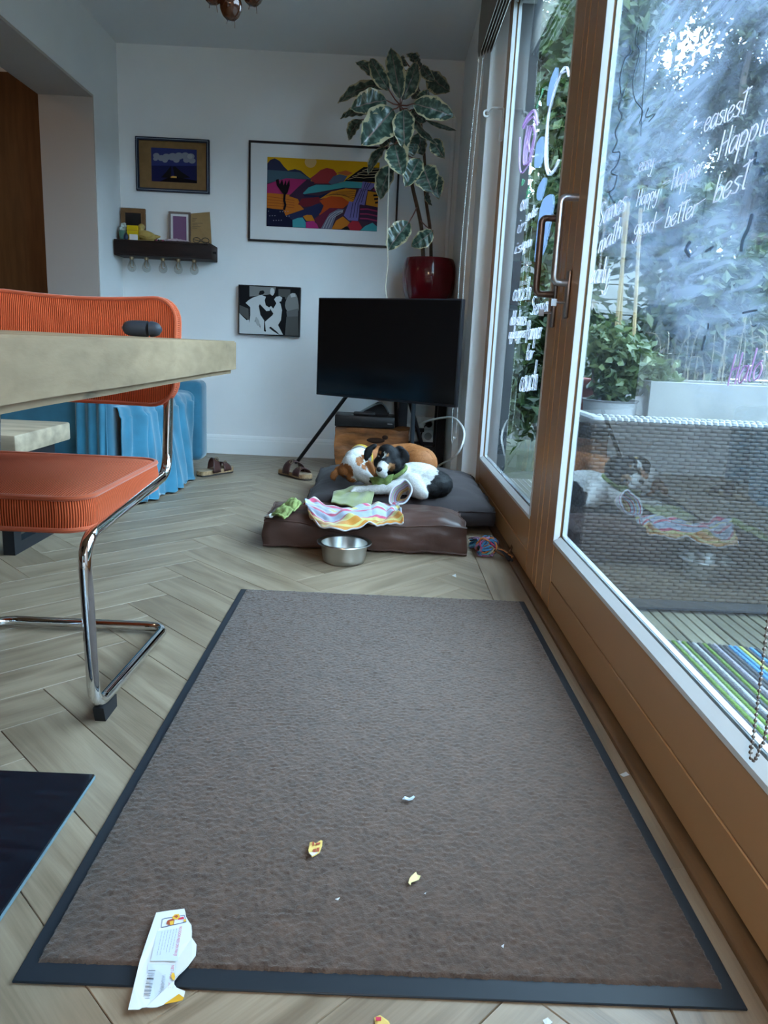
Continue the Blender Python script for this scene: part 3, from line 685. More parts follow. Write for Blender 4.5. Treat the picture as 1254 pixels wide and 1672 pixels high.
# one continuous chrome tube
fx0, fx1 = cx0+0.008, cx1-0.004
pts = [(fx1, 1.915, 0.72), (fx1, 1.875, 0.425), (fx1, 1.33, 0.392), (fx1, 1.348, 0.042), (fx1, 1.845, 0.018), (fx0, 1.845, 0.018), (fx0, 1.348, 0.042), (fx0, 1.33, 0.392), (fx0, 1.875, 0.425), (fx0, 1.915, 0.72)]
MB().tube(fillet(pts, 0.055, 8), 0.0125, 14).ob('tube_frame', CHROME, ch)
FOOT = pm('black_rubber', (0.012, 0.012, 0.014), 0.6)
for fx in (fx0, fx1):
    MB().add([(fx-0.011, 1.375, 0), (fx+0.011, 1.375, 0), (fx+0.011, 1.44, 0), (fx-0.011, 1.44, 0), (fx-0.011, 1.365, 0.033), (fx+0.011, 1.365, 0.033), (fx+0.011, 1.44, 0.028), (fx-0.011, 1.44, 0.028)],
             [(0, 3, 2, 1), (4, 5, 6, 7), (0, 1, 5, 4), (1, 2, 6, 5), (2, 3, 7, 6), (3, 0, 4, 7)]).ob('foot_pad', FOOT, ch, smooth=False)
# ================================================================== low plank bench
bn = thing('plank_bench', (-1.7, 2.72, 0), 'low wooden plank bench on black metal legs in front of the blue sofa', 'bench')
BW = pm('bench_wood', (0.42, 0.33, 0.23), 0.5, var=(4, 0.35), bump=(40, 0.12, 0.003), stretch=(0.8, 3, 5))
MB().rbox((-2.4, 2.50, 0.345), (-1.23, 2.955, 0.415), 0.008, 2).ob('seat_plank', BW, bn)
for xx in (-1.262, -2.3):
    f = MB(); w_ = 0.05
    f.box((xx-0.02, 2.475, 0), (xx+0.02, 2.475+w_, 0.343)).box((xx-0.02, 2.83-w_, 0), (xx+0.02, 2.83, 0.343)).box((xx-0.02, 2.475+w_, 0), (xx+0.02, 2.83-w_, w_*0.8)).box((xx-0.02, 2.475+w_, 0.31), (xx+0.02, 2.83-w_, 0.343))
    f.ob('leg_frame', BLK, bn, smooth=False)
# ================================================================== blue sofa
VEL = pm('blue_velvet', (0.020, 0.120, 0.190), 0.75, var=(7, 0.22), bump=(12, 0.12, 0.01), sheen=0.5)
VEL2 = pm('blue_throw', (0.024, 0.150, 0.235), 0.8, var=(9, 0.22), bump=(260, 0.2, 0.002), sheen=0.5)
sf = thing('blue_sofa', (-1.5, 3.9, 0), 'teal blue velvet sofa with draped seat against the left wall', 'sofa')
MB().rbox((-2.0, 3.40, 0.06), (-1.16, 4.40, 0.30), 0.03).ob('base', VEL, sf)
MB().rbox((-1.98, 3.42, 0.30), (-1.15, 3.90, 0.43), 0.045, 3).ob('seat_cushion', VEL, sf)
MB().rbox((-1.98, 3.91, 0.30), (-1.15, 4.40, 0.43), 0.045, 3).ob('seat_cushion', VEL, sf)
MB().rbox((-2.0, 3.22, 0.04), (-1.17, 3.39, 0.56), 0.04, 3).ob('armrest', VEL, sf)
MB().rbox((-2.0, 4.41, 0.04), (-1.06, 4.585, 0.515), 0.035, 3).ob('armrest', VEL, sf)
MB().rbox((-2.2, 3.22, 0.06), (-2.01, 4.585, 0.56), 0.05, 3).ob('backrest', VEL, sf)
for xx in (-1.95, -1.22):
    for yy in (3.28, 4.52): MB().lathe([(0.018, 0.0), (0.022, 0.06)], (xx, yy, 0), 10, cap=True).ob('leg', BLK, sf)
# throw draped over the seat and down to the floor
def throw(u, v):
    # u along the sofa, v from the back of the seat over the front edge to the floor
    y = 3.27 + 1.144*u
    L = v*1.20
    sw = 2.6*v + 0.5*math.sin(u*5)                      # folds run diagonally
    fold = 0.016*math.sin(u*23+sw*2.2) + 0.010*math.sin(u*47+sw*3.1+1) + 0.008*nz((u*9, v*7, 3))
    if L < 0.70: x = -1.86+L; z = 0.448+0.5*fold*min(1, v*2)+0.006
    elif L < 0.82:
        a = (L-0.70)/0.12*math.pi/2; x = -1.16+(0.010+0.040*min(1, max(0, u-0.04)*9))*math.sin(a); z = 0.452-0.045*(1-math.cos(a))+0.4*fold; x += abs(fold)*0.6
    else:
        d = (L-0.82); x = -1.150 + 0.042*min(1, max(0, u-0.04)*9)*(1-0.5*max(0, u-0.9)*10) + abs(fold)*1.5 + 0.22*d*math.sin(math.pi*min(1, u*1.05)); z = 0.405-d*1.10
        if u > 0.80: x -= (u-0.80)*d*0.9
    z = max(z, 0.008+0.006*math.sin(u*60)**2)
    return V((x, y, z))
th = MB().grid(throw, 130, 70).ob('throw_blanket', VEL2, None, angle=180, solid=0.004)
tag(th, 'rumpled light blue throw draped over the sofa seat to the floor', 'throw')
def armthrow(u, v):
    y = 3.195 + 0.02*0 ; x = -1.30+0.125*u
    if v < 0.25: a = v/0.25; return V((x, 3.36-0.17*a, 0.572+0.003*math.sin(u*20)))
    d = (v-0.25)/0.75
    return V((x+0.015*d*math.sin(u*3), 3.192-0.008*math.sin(u*17+d*2)-0.012*d, 0.566-0.43*d))
MB().grid(armthrow, 30, 24).ob('arm_cover', VEL2, sf, angle=180, solid=0.004)
tg = thing('tablet', (-1.3, 3.6, 0.45), 'flat dark tablet lying on the blue sofa seat', 'tablet')
MB().rbox((-1.40, 3.50, 0.474), (-1.17, 3.66, 0.484), 0.003).ob('body', BLK, tg); MB().box((-1.39, 3.51, 0.4842), (-1.18, 3.65, 0.4846)).ob('screen', pm('dark_glass', (0.01, 0.01, 0.012), 0.1), tg, smooth=False)
pk = thing('pink_toy', onz(302, 770), 'bright pink rubber toy poking out under the sofa throw', 'toy')
c = onz(303, 769); PNK = pm('pink_rubber', (0.65, 0.02, 0.20), 0.5)
MB().ell(c+V((0, 0, 0.018)), (0.02, 0.02, 0.018), 12).ell(c+V((-0.05, -0.03, 0.014)), (0.018, 0.018, 0.014), 12).ob('toy_ends', PNK, pk)
MB().tube([c+V((0.0, 0, 0.016)), c+V((-0.05, -0.03, 0.012))], 0.009, 8).ob('toy_bar', PNK, pk)
# ================================================================== sandals
LEA = pm('brown_leather', (0.055, 0.022, 0.018), 0.5, bump=(90, 0.12, 0.002)); CORK = pm('cork', (0.30, 0.19, 0.10), 0.8, var=(90, 0.35)); SOLE = pm('sandal_sole', (0.03, 0.025, 0.022), 0.8)
FBED = pm('suede_footbed', (0.28, 0.20, 0.13), 0.85)
def sandal(heel, toe, label, mirror=1):
    d = (toe-heel); L = 0.265; a = math.atan2(d.y, d.x); mid = (heel+toe)/2
    M = Matrix.Translation((mid.x, mid.y, 0)) @ Matrix.Rotation(a, 4, 'Z')
    t = thing('sandal', (mid.x, mid.y, 0), label, 'sandal', 'pair of brown sandals on the floor')
    half = [(-0.132, 0.012), (-0.125, 0.028), (-0.09, 0.036), (-0.04, 0.034), (0.01, 0.038), (0.06, 0.047), (0.095, 0.045), (0.12, 0.032), (0.132, 0.012)]
    ol = smoothpath([V((x, y*mirror+0.004*(x > 0), 0)) for x, y in half] + [V((x, -y*0.92*mirror, 0)) for x, y in half[::-1]], 3, True)
    def layer(z0, z1, s0, s1, mt, nm):
        k = len(ol); mb = MB()
        up = [M @ V((p.x*s1, p.y*s1, z1 + (0.008 if p.x < -0.03 else 0)*0 + (0.004 if p.x > 0.11 else 0))) for p in ol]
        lo = [M @ V((p.x*s0, p.y*s0, z0)) for p in ol]
        mb.add(lo+up, [tuple(range(k-1, -1, -1)), tuple(range(k, 2*k))] + [(i, (i+1) % k, (i+1) % k+k, i+k) for i in range(k)]); return mb.ob(nm, mt, t)
    layer(0.0, 0.009, 0.99, 1.0, SOLE, 'rubber_sole'); layer(0.009, 0.030, 1.0, 0.985, CORK, 'cork_midsole'); layer(0.030, 0.033, 0.975, 0.93, FBED, 'footbed')
    for (x0, w0, hgt, tw) in ((-0.012, 0.048, 0.098, 0.022), (0.060, 0.048, 0.066, 0.004)):
        def fn(u, v):
            ang = math.pi*(u); hw = 0.0425
            x = x0 + (v-0.5)*w0*(1+0.25*math.cos(2*ang)) + tw*math.cos(ang)
            return M @ V((x, hw*math.cos(ang)*1.02, 0.018 + (hgt-0.018)*math.sin(ang)**0.8 * (1-0.10*v)))
        MB().grid(fn, 18, 5).ob('strap', LEA, t, angle=180, solid=0.004)
        c = V((x0+0.0, -0.022, hgt*0.88)); bk = [M @ (c + V((0.012*math.cos(q), 0.006*math.sin(q), 0.010*math.sin(q)+0.004))) for q in [i*math.pi/4 for i in range(8)]]
        MB().tube(bk, 0.0016, 5, closed=True).ob('buckle', pm('buckle_brass', (0.35, 0.28, 0.15), 0.35, 1), t)
sandal(onz(329, 778), onz(374, 770), 'brown two-strap sandal near the sofa with its heel towards us')
sandal(onz(458, 773), onz(507, 785), 'brown two-strap sandal by the television leg with its open toe towards us', -1)
# ================================================================== television and its tripod
tvl, tvr = V((-0.378, 4.35, 0)), V((0.385, 3.85, 0)); td = (tvr-tvl).normalized(); tn = V((td.y, -td.x, 0)); tw_ = (tvr-tvl).length
TM = Matrix((( td.x, -tn.x, 0, tvl.x), (td.y, -tn.y, 0, tvl.y), (0, 0, 1, 0), (0, 0, 0, 1)))   # local x along, y back, z up
tv = thing('television', ((tvl.x+tvr.x)/2, (tvl.y+tvr.y)/2, 0.475), 'large black flat television standing at an angle in the corner', 'television')
TVB = pm('tv_plastic', (0.010, 0.010, 0.012), 0.35); SCR = pm('tv_screen', (0.0035, 0.0038, 0.0045), 0.12)
MB().rbox((0, 0.0, 0.474), (tw_, 0.035, 1.016), 0.004, 2, mat=TM).ob('housing', TVB, tv)
MB().rbox((0.2, 0.034, 0.52), (tw_-0.2, 0.075, 0.85), 0.015, 2, mat=TM).ob('rear_box', TVB, tv)
MB().box((0.008, -0.0012, 0.488), (tw_-0.008, -0.0002, 1.008), mat=TM).ob('screen', SCR, tv, smooth=False)
ts = thing('tv_tripod', (0.05, 4.35, 0), 'black metal tripod stand holding up the television', 'stand')
hub = TM @ V((tw_*0.5, 0.11, 0.75))
MB().rbox((tw_*0.5-0.12, 0.076, 0.66), (tw_*0.5+0.12, 0.11, 0.84), 0.006, mat=TM).ob('mount_plate', BLK, ts)
for foot in (V((-0.53, 4.75, 0)), V((0.33, 4.62, 0)), V((0.13, 4.97, 0))):
    MB().tube([TM @ V((tw_*0.33, 0.10, 0.66)) if foot.x < -0.3 else hub, foot], 0.012, 10).ob('leg', BLK, ts)
MB().tube([hub+V((0.12, 0.05, 0)), V((0.20, 4.42, 0.0))], 0.013, 10).ob('centre_pole', pm('grey_pole', (0.10, 0.13, 0.16), 0.35, 0.6), ts)
# ---- log stool with the media box on it
LOG = pm('log_wood', (0.22, 0.080, 0.024), 0.45, var=(9, 0.55), bump=(18, 0.4, 0.01), stretch=(1, 1, 3))
lg = thing('log_stool', (-0.04, 4.545, 0), 'chunky reddish tree-trunk stool under the television', 'stool')
bm = bmesh.new(); bmesh.ops.create_cube(bm, size=1); bmesh.ops.subdivide_edges(bm, edges=bm.edges[:], cuts=14, use_grid_fill=True)
for v in bm.verts:
    p = v.co.copy(); e = 0.0
    q = V((p.x*0.435, p.y*0.26, (p.z+0.5)*0.282)); n_ = 0.012*nz(q*9)+0.006*nz(q*26)
    v.co = V((-0.043, 4.545, 0)) + q + V((p.x*2*n_, p.y*2*n_, (n_*0.4 if p.z > 0.4 else 0)))
    if p.x > 0.28 and p.z > 0.45: v.co.z -= 0.014*(0.5+nz(q*20))
bm.verts.index_update(); MB().add([v.co.copy() for v in bm.verts], [[v.index for v in f.verts] for f in bm.faces]).ob('trunk', LOG, lg, angle=60); bm.free()
hollow = MB().ell((-0.02, 4.412, 0.215), (0.055, 0.006, 0.016), 14).ell((0.035, 4.412, 0.235), (0.018, 0.006, 0.014), 12).ob('knot_hole', pm('dark_knot', (0.03, 0.012, 0.006), 0.9), lg)
mbx = thing('media_box', (-0.09, 4.5250, 0.2880), 'flat black set-top box on the log stool', 'set-top box')
MB().rbox((-0.268, 4.4100, 0.2900), (0.088, 4.6450, 0.3550), 0.004, 2).ob('housing', pm('box_plastic', (0.012, 0.012, 0.013), 0.3630), mbx)
MB().box((0.045, 4.4090, 0.3130), (0.075, 4.4102, 0.3190)).ob('front_light', pm('box_led', (0.2, 0.2, 0.2), 0.4), mbx, smooth=False)
for k in range(5): MB().box((-0.25+0.055*k, 4.4092, 0.2970), (-0.215+0.055*k, 4.4102, 0.3000)).ob('vent_slot', BLK, mbx, smooth=False)
rm = thing('remote_control', (-0.1, 4.4850, 0.3550), 'black remote control lying on the set-top box', 'remote')
MB().rbox((-0.16, 4.4450, 0.3555), (-0.03, 4.4950, 0.3750), 0.006, 2).ob('body', TVB, rm); MB().box((-0.15, 4.4550, 0.3750), (-0.05, 4.4850, 0.3765)).ob('button_field', pm('grey_button', (0.06, 0.06, 0.065), 0.5), rm, smooth=False)
rt_ = thing('wifi_router', (0.0, 4.5650, 0.3550), 'dark sloping router behind the remote on the set-top box', 'router')
mb = MB(); a_ = [(-0.13, 0.3550), (0.05, 0.3550), (0.055, 0.3730), (0.01, 0.4280), (-0.02, 0.4310), (-0.13, 0.3650)]
mb.add([(x, 4.5450, z) for x, z in a_]+[(x, 4.6050, z) for x, z in a_], [tuple(range(6)), tuple(range(11, 5, -1))]+[(i, (i+1) % 6, (i+1) % 6+6, i+6) for i in range(6)]).ob('housing', TVB, rt_)
MB().tube(smoothpath([(-0.13, 4.5400, 0.3630), (-0.02, 4.5400, 0.4210), (0.02, 4.5400, 0.4180), (0.05, 4.5400, 0.3730)], 5), 0.005, 6).ob('edge_trim', pm('grey_trim', (0.25, 0.2830, 0.29), 0.4), rt_)
# ---- cable loop, sockets and chargers
CAB = pm('white_cable', (0.75, 0.75, 0.72), 0.5)
cb = MB().tube(smoothpath([at(645, 693, 4.75), at(680, 692, 4.6), at(712, 684, 4.3), at(738, 682, 4.1), at(754, 695, 3.97), at(758, 712, 3.93), at(752, 732, 3.93), at(740, 747, 4.0), at(722, 757, 4.2), onz(700, 770, 0.01)], 8), 0.006, 8)
tag(cb.ob('white_cable', CAB), 'white cable looping out from behind the television', 'cable')
skt = thing('wall_socket', at(697, 695, 5.02), 'white double power socket low on the wall behind the television', 'socket')
s0 = at(700, 692, 5.02)
for dz in (0.0, -0.085):
    MB().rbox((s0.x-0.045, 5.018, s0.z-0.04+dz), (s0.x+0.045, 5.03, s0.z+0.042+dz), 0.004, 2).ob('plate', WHITE, skt)
    MB().lathe([(0.0, 0), (0.022, 0), (0.024, 0.001), (0.026, 0.001)], (s0.x, 5.0175, s0.z+dz), 16, mat=Matrix.Rotation(math.pi/2, 3, 'X')).ob('socket_well', pm('socket_grey', (0.4, 0.4, 0.4), 0.5), skt)
pg = thing('black_plug', s0, 'round black plug pushed into the wall socket', 'plug')
MB().lathe([(0, 0.045), (0.014, 0.045), (0.021, 0.035), (0.021, 0.0), (0, 0)], (s0.x, 5.016, s0.z), 14, mat=Matrix.Rotation(math.pi/2, 3, 'X')).ob('plug_body', BLK, pg)
MB().tube(smoothpath([(s0.x, 4.97, s0.z), (s0.x-0.03, 4.95, s0.z-0.01), (s0.x-0.05, 4.95, s0.z-0.07), (s0.x-0.045, 4.96, 0.14)], 5), 0.004, 6).ob('plug_cord', BLK, pg)
ad = thing('power_adapter', at(686, 690, 4.9), 'white power adapter with dark base hanging beside the socket', 'adapter')
a0 = at(686, 690, 4.95)
MB().rbox(a0+V((-0.028, -0.02, -0.035)), a0+V((0.028, 0.02, 0.045)), 0.005).ob('adapter_body', CAB, ad)
MB().rbox(a0+V((-0.029, -0.022, -0.06)), a0+V((0.029, 0.02, -0.034)), 0.004).ob('adapter_base', BLK, ad)
MB().tube(smoothpath([a0+V((-0.005, 0, -0.06)), a0+V((0.004, 0, -0.10)), a0+V((0.0, 0.0, -0.13))], 4), 0.003, 6).ob('adapter_cord', BLK, ad)
MB().box(a0+V((-0.012, -0.004, -0.155)), a0+V((0.022, -0.002, -0.125))).ob('cord_tag', WHITE, ad, smooth=False)
# ================================================================== dog cushions
def cushion(name, lo, hi, mt, label, bulge, wr, seed, pipe, holes=(), edge_h=0.8, sidebulge=0.02, dips=()):
    lo, hi = V(lo), V(hi); c = (lo+hi)/2; h = (hi-lo)/2
    t = thing(name, (c.x, c.y, lo.z), label, 'dog bed')
    bm = bmesh.new(); bmesh.ops.create_cube(bm, size=2); bmesh.ops.subdivide_edges(bm, edges=bm.edges[:], cuts=26, use_grid_fill=True)
    def shape(p):
        x, y, z = p
        ex = max(0, 1-abs(x)**3.0); ey = max(0, 1-abs(y)**3.0)
        k = (ex*ey)
        zz = z*h.z*(edge_h+(1-edge_h)*k**0.45) + (bulge*k**0.6 if z > 0 else 0)*abs(z)
        side = 1 + sidebulge*(1-z*z)*(1-0.5*x*x*y*y)
        q = V((c.x+x*h.x*side, c.y+y*h.y*side*(1-0.02*x*x), c.z+zz))
        for (dx, dw, dd) in dips:                                # seam sags where the filling has shifted
            if z > 0: q.z -= dd*math.exp(-((q.x-dx)/dw)**2)*(0.5-0.5*y)**1.0*z
        w_ = wr*(nz((q.x*6+seed, q.y*9, q.z*8)) + 0.6*nz((q.x*15+seed, q.y*17, q.z*20)) + 0.35*nz((q.x*34+seed, q.y*30, q.z*40)))
        crease = -0.5*wr*abs(nz((q.x*9+q.y*4+seed, q.y*7-q.x*3, 3)))
        n_ = V((x*abs(x)**5, y*abs(y)**5, z*abs(z)**3)); n_ = n_.normalized() if n_.length > 1e-6 else V((0, 0, 1))
        q += n_*(w_+crease)
        for (hx, hy, hr, hd) in holes:
            d = math.hypot(q.x-hx, q.y-hy)
            if d < hr and z > 0: q.z -= hd*(1-(d/hr)**2)
        q.z = max(q.z, lo.z+0.002)
        return q
    for v in bm.verts: v.co = shape(v.co.copy())
    bm.verts.index_update()
    MB().add([v.co.copy() for v in bm.verts], [[v.index for v in f.verts] for f in bm.faces]).ob('cover', mt, t, angle=180); bm.free()
    N = 40
    ring = [(-1+2*i/N, -1) for i in range(N)]+[(1, -1+2*i/N) for i in range(N)]+[(1-2*i/N, 1) for i in range(N)]+[(-1, 1-2*i/N) for i in range(N)]
    for zz in ((0.98, -0.98) if pipe else (0.98,)):
        MB().tube([shape((x, y, zz)) for x, y in ring], 0.0045, 6, closed=True).ob('seam_piping', mt, t)
    return t
BLEA = pm('brown_faux_leather', (0.070, 0.035, 0.027), 0.38, var=(6, 0.16), bump=(34, 0.16, 0.006), coat=0.0)
GSUE = pm('grey_suede', (0.026, 0.020, 0.021), 0.8, var=(8, 0.15), bump=(26, 0.15, 0.006), sheen=0.05, spec=0.15)
cushion('dog_cushion', (-0.418, 2.718, 0.0), (0.346, 3.03, 0.118), BLEA, 'brown leather dog cushion in front with the steel bowl beside it', 0.030, 0.011, 3, True, edge_h=0.80, sidebulge=0.03, dips=((-0.13, 0.10, 0.034), (0.25, 0.1, -0.012)))
cushion('dog_cushion', (-0.30, 3.045, 0.0), (0.505, 3.98, 0.145), GSUE, 'dark grey suede dog cushion on which both dogs lie', 0.034, 0.012, 11, False, holes=((0.1, 3.3, 0.3, 0.016),), edge_h=0.45, sidebulge=0.035)
# ================================================================== dogs
BK, WH, TN, BR, DB = (0.006, 0.006, 0.007), (0.50, 0.49, 0.47), (0.30, 0.155, 0.07), (0.26, 0.095, 0.030), (0.15, 0.055, 0.02)
FUR = None
def fur_mat():
    mt = bpy.data.materials.new('dog_fur'); mt.use_nodes = True; nt = mt.node_tree; b = nt.nodes['Principled BSDF']
    b.inputs['Roughness'].default_value = 0.6; b.inputs['Specular IOR Level'].default_value = 0.15
    a = _n(nt, 'ShaderNodeAttribute', attribute_name='fur')
    tc = _n(nt, 'ShaderNodeTexCoord'); n1 = _n(nt, 'ShaderNodeTexNoise'); n1.inputs['Scale'].default_value = 160; nt.links.new(tc.outputs['Object'], n1.inputs['Vector'])
    mx = _n(nt, 'ShaderNodeMix', data_type='RGBA', blend_type='MULTIPLY'); mx.inputs[0].default_value = 0.5
    nt.links.new(a.outputs['Color'], mx.inputs[6]); nt.links.new(ramp(nt, n1.outputs['Fac'], [(0.3, (0.55,)*3), (0.65, (1.0,)*3)]), mx.inputs[7])
    nt.links.new(mx.outputs[2], b.inputs['Base Color'])
    bp = _n(nt, 'ShaderNodeBump'); bp.inputs['Strength'].default_value = 0.35; bp.inputs['Distance'].default_value = 0.003
    nt.links.new(n1.outputs['Fac'], bp.inputs['Height']); nt.links.new(bp.outputs[0], b.inputs['Normal']); return mt
FUR = fur_mat()
def dog(name, label, prims, spots, root, voxel=0.0055, strands=9000, seed=1):
    """one continuous body grown from overlapping masses; coat patches by nearest mass, then by spots"""
    t = thing(name, root, label, 'dog')
    mb = MB()
    for c, r, col, rot in prims:
        mb.ell(c, r, 16, mat=rot)
    me = mb.mesh('b'); o = bpy.data.objects.new('tmp', me); COL.objects.link(o)
    md = o.modifiers.new('r', 'REMESH'); md.mode = 'VOXEL'; md.voxel_size = voxel
    sm = o.modifiers.new('s', 'SMOOTH'); sm.iterations = 3; sm.factor = 0.5
    dg = bpy.context.evaluated_depsgraph_get(); em = bpy.data.meshes.new_from_object(o.evaluated_get(dg))
    bpy.data.objects.remove(o)
    inv = [(V(c), (rot.to_3x3() if rot else Matrix.Identity(3)).transposed(), V(r), col) for c, r, col, rot in prims]
    cols = []
    for v in em.vertices:
        p = v.co; jig = V((nz(p*45+V((seed, 0, 0))), nz(p*45+V((0, 9, seed))), nz(p*45+V((4, seed, 0)))))*0.008
        q = p + jig; best = 9; col = WH
        for c, R, r, k in inv:
            d = R @ (q-c); e = math.sqrt((d.x/r.x)**2+(d.y/r.y)**2+(d.z/r.z)**2)
            e = (e-1)*min(r)
            if e < best: best = e; col = k
        for a, b, rad, k in spots:
            ab = b-a; s = max(0, min(1, (q-a).dot(ab)/max(1e-9, ab.length_squared)))
            if (q-(a+ab*s)).length < rad: col = k
        cols.append((*col, 1))
    ca = em.attributes.new('fur', 'FLOAT_COLOR', 'POINT'); ca.data.foreach_set('color', [x for c in cols for x in c])
    em.polygons.foreach_set('use_smooth', [True]*len(em.polygons)); em.materials.clear(); em.materials.append(FUR)
    em.name = 'body'
    b = bpy.data.objects.new('body', em); COL.objects.link(b); adopt(b, t)
    rnd = random.Random(seed); sb = MB(); sc_ = []
    n = len(em.vertices); ctr = V(root)
    for _ in range(strands):
        i = rnd.randrange(n); v = em.vertices[i]; nn = v.normal
        g = V((0.5, 0.1, -0.8)) + V((rnd.uniform(-.5, .5), rnd.uniform(-.5, .5), rnd.uniform(-.4, .4)))
        tan = (g-nn*g.dot(nn)).normalized(); sd = tan.cross(nn)*0.0009; L = rnd.uniform(0.006, 0.013)
        p = v.co + V((rnd.uniform(-.003, .003), rnd.uniform(-.003, .003), rnd.uniform(-.003, .003)))*0.7 - nn*0.001
        sb.add([p-sd, p+sd, p+tan*L+nn*L*0.28], [(0, 1, 2)])
        c = cols[i]; f = rnd.uniform(0.75, 1.2); cc = (c[0]*f, c[1]*f, c[2]*f, 1); sc_ += [cc]*3
    so = sb.ob('fur', FUR, t, angle=180); ca = so.data.attributes.new('fur', 'FLOAT_COLOR', 'POINT'); ca.data.foreach_set('color', [x for c in sc_ for x in c]); tag(so, kind='stuff')
    return t
def S(c, r, col): return (V(c), V((r, r, r)) if not isinstance(r, tuple) else V(r), col, None)
def chain(pts, col, n=5):
    out = []
    for (a, ra), (b, rb) in zip(pts, pts[1:]):
        for i in range(n):
            s = i/n; r = ra+(rb-ra)*s; out.append((V(a).lerp(V(b), s), V((r, r, r)), col, None))
    out.append((V(pts[-1][0]), V((pts[-1][1],)*3), col, None)); return out
def E_(c, r, col, ax, ang): return (V(c), V(r), col, Matrix.Rotation(math.radians(ang), 3, ax))
def spot(px, py, y0, y1, rad, col): return (at(px, py, y0), at(px, py, y1), rad, col)
def streak(p, q, y, rad, col): return (at(*p, y), at(*q, y), rad, col)
# -- black and white dog, head up
P2 = []
P2 += [E_((0.185, 3.235, 0.198), (0.125, 0.100, 0.076), WH, 'Y', 6), E_((0.105, 3.205, 0.205), (0.070, 0.070, 0.066), WH, 'Z', 0)]
P2 += [E_((0.245, 3.185, 0.190), (0.088, 0.100, 0.064), WH, 'Z', 0), S((0.215, 3.135, 0.180), (0.075, 0.060, 0.050), WH)]
P2 += chain([((0.150, 3.135, 0.192), 0.050), ((0.172, 3.09, 0.180), 0.038), ((0.195, 3.060, 0.168), 0.024)], WH)     # folded leg
P2 += chain([((0.115, 3.13, 0.185), 0.038), ((0.03, 3.10, 0.174), 0.024), ((-0.045, 3.085, 0.169), 0.020), ((-0.09, 3.08, 0.166), 0.019)], WH)  # foreleg
for k in range(3): P2 += [S((-0.103, 3.072+0.009*k-0.009, 0.163), 0.0095, WH)]
P2 += chain([((0.085, 3.21, 0.215), 0.058), (at(642, 762, 3.17), 0.046)], BK, 4)                              # neck
hd = at(634, 746, 3.14)
P2 += [E_(hd, (0.050, 0.054, 0.047), BK, 'Z', 0), S(at(632, 738, 3.13), (0.040, 0.042, 0.034), BK), S(at(645, 758, 3.12), (0.028, 0.035, 0.028), BK), S(at(618, 755, 3.115), (0.022, 0.03, 0.026), BK)]
P2 += chain([(at(630, 753, 3.105), 0.030), (at(627, 759, 3.085), 0.0285)], BK, 3)
P2 += chain([(at(625.5, 763, 3.065), 0.0255), (at(622, 769, 3.045), 0.022)], WH)
P2 += [S(at(626, 775, 3.07), (0.019, 0.028, 0.012), WH)]
# ears: folded flaps hanging beside the head
P2 += [E_(at(608, 730, 3.145), (0.024, 0.016, 0.012), BK, 'Y', -30), E_(at(601, 739, 3.135), (0.019, 0.010, 0.030), BK, 'Y', 14), E_(at(598.5, 747, 3.13), (0.011, 0.009, 0.017), BK, 'Y', 14)]
P2 += [E_(at(654, 733, 3.15), (0.022, 0.016, 0.013), BK, 'Y', 25), E_(at(661, 744, 3.13), (0.021, 0.010, 0.033), BK, 'Y', -22), E_(at(657.5, 754, 3.125), (0.014, 0.009, 0.020), BK, 'Y', 10)]
S2 = [(V((0.300, 3.175, 0.185)), V((0.285, 3.10, 0.165)), 0.078, BK), (V((0.29, 3.27, 0.20)), V((0.30, 3.2, 0.2)), 0.066, BK),
      streak((630, 729), (627, 748), 3.088, 0.0060, WH), streak((626.5, 748), (625, 757), 3.06, 0.0075, WH), spot(619.9, 739.4, 3.04, 3.13, 0.0066, TN), spot(632.8, 743, 3.04, 3.13, 0.0070, TN),
      spot(639, 762, 3.03, 3.13, 0.015, TN), spot(613, 764, 3.03, 3.13, 0.008, TN), streak((624, 763), (622, 776), 3.04, 0.018, WH), (V((-0.03, 3.09, 0.17)), V((-0.07, 3.09, 0.17)), 0.016, (0.24, 0.15, 0.09)), (V((0.015, 3.10, 0.185)), V((0.0, 3.10, 0.185)), 0.010, (0.25, 0.18, 0.12))]
d2 = dog('dog', 'black and white dog with tan brows lying curled with its head raised', P2, S2, (0.17, 3.2, 0.15), seed=5)
NOSE = pm('dog_nose', (0.012, 0.011, 0.013), 0.28); EYE = pm('dog_eye', (0.02, 0.012, 0.008), 0.08)
MB().ell(at(619.5, 766.5, 3.030), (0.0135, 0.010, 0.0115), 12).ob('nose', NOSE, d2)
for ex, ey in ((617.8, 745.5), (636.2, 750)):
    MB().ell(at(ex, ey, 3.0915), (0.0070, 0.006, 0.0052), 12).ob('eye', EYE, d2)
MB().tube(smoothpath([at(613, 777, 3.055), at(620, 779.5, 3.040), at(628, 780, 3.045), at(634, 776, 3.065)], 4), 0.0012, 5).ob('mouth', NOSE, d2)
GRN = pm('green_collar', (0.10, 0.14, 0.035), 0.7, var=(60, 0.4))
nk = at(640, 768, 3.17)
MB().tube([nk + V((0.060*math.cos(a), 0.050*math.sin(a), -0.014+0.030*math.cos(a)+0.012*math.sin(a))) for a in [i*math.pi/14 for i in range(28)]], 0.009, 8, closed=True).ob('collar', GRN, d2)
def band(u, v):
    a = at(603+40*u, 780-6*u, 3.115-0.012*math.sin(u*3)); b = at(610+26*u, 795, 3.09)
    return a.lerp(b, v) + V((0, 0.004*math.sin(u*14), 0))
MB().grid(band, 12, 6).ob('bandana', GRN, d2, angle=180, solid=0.003)
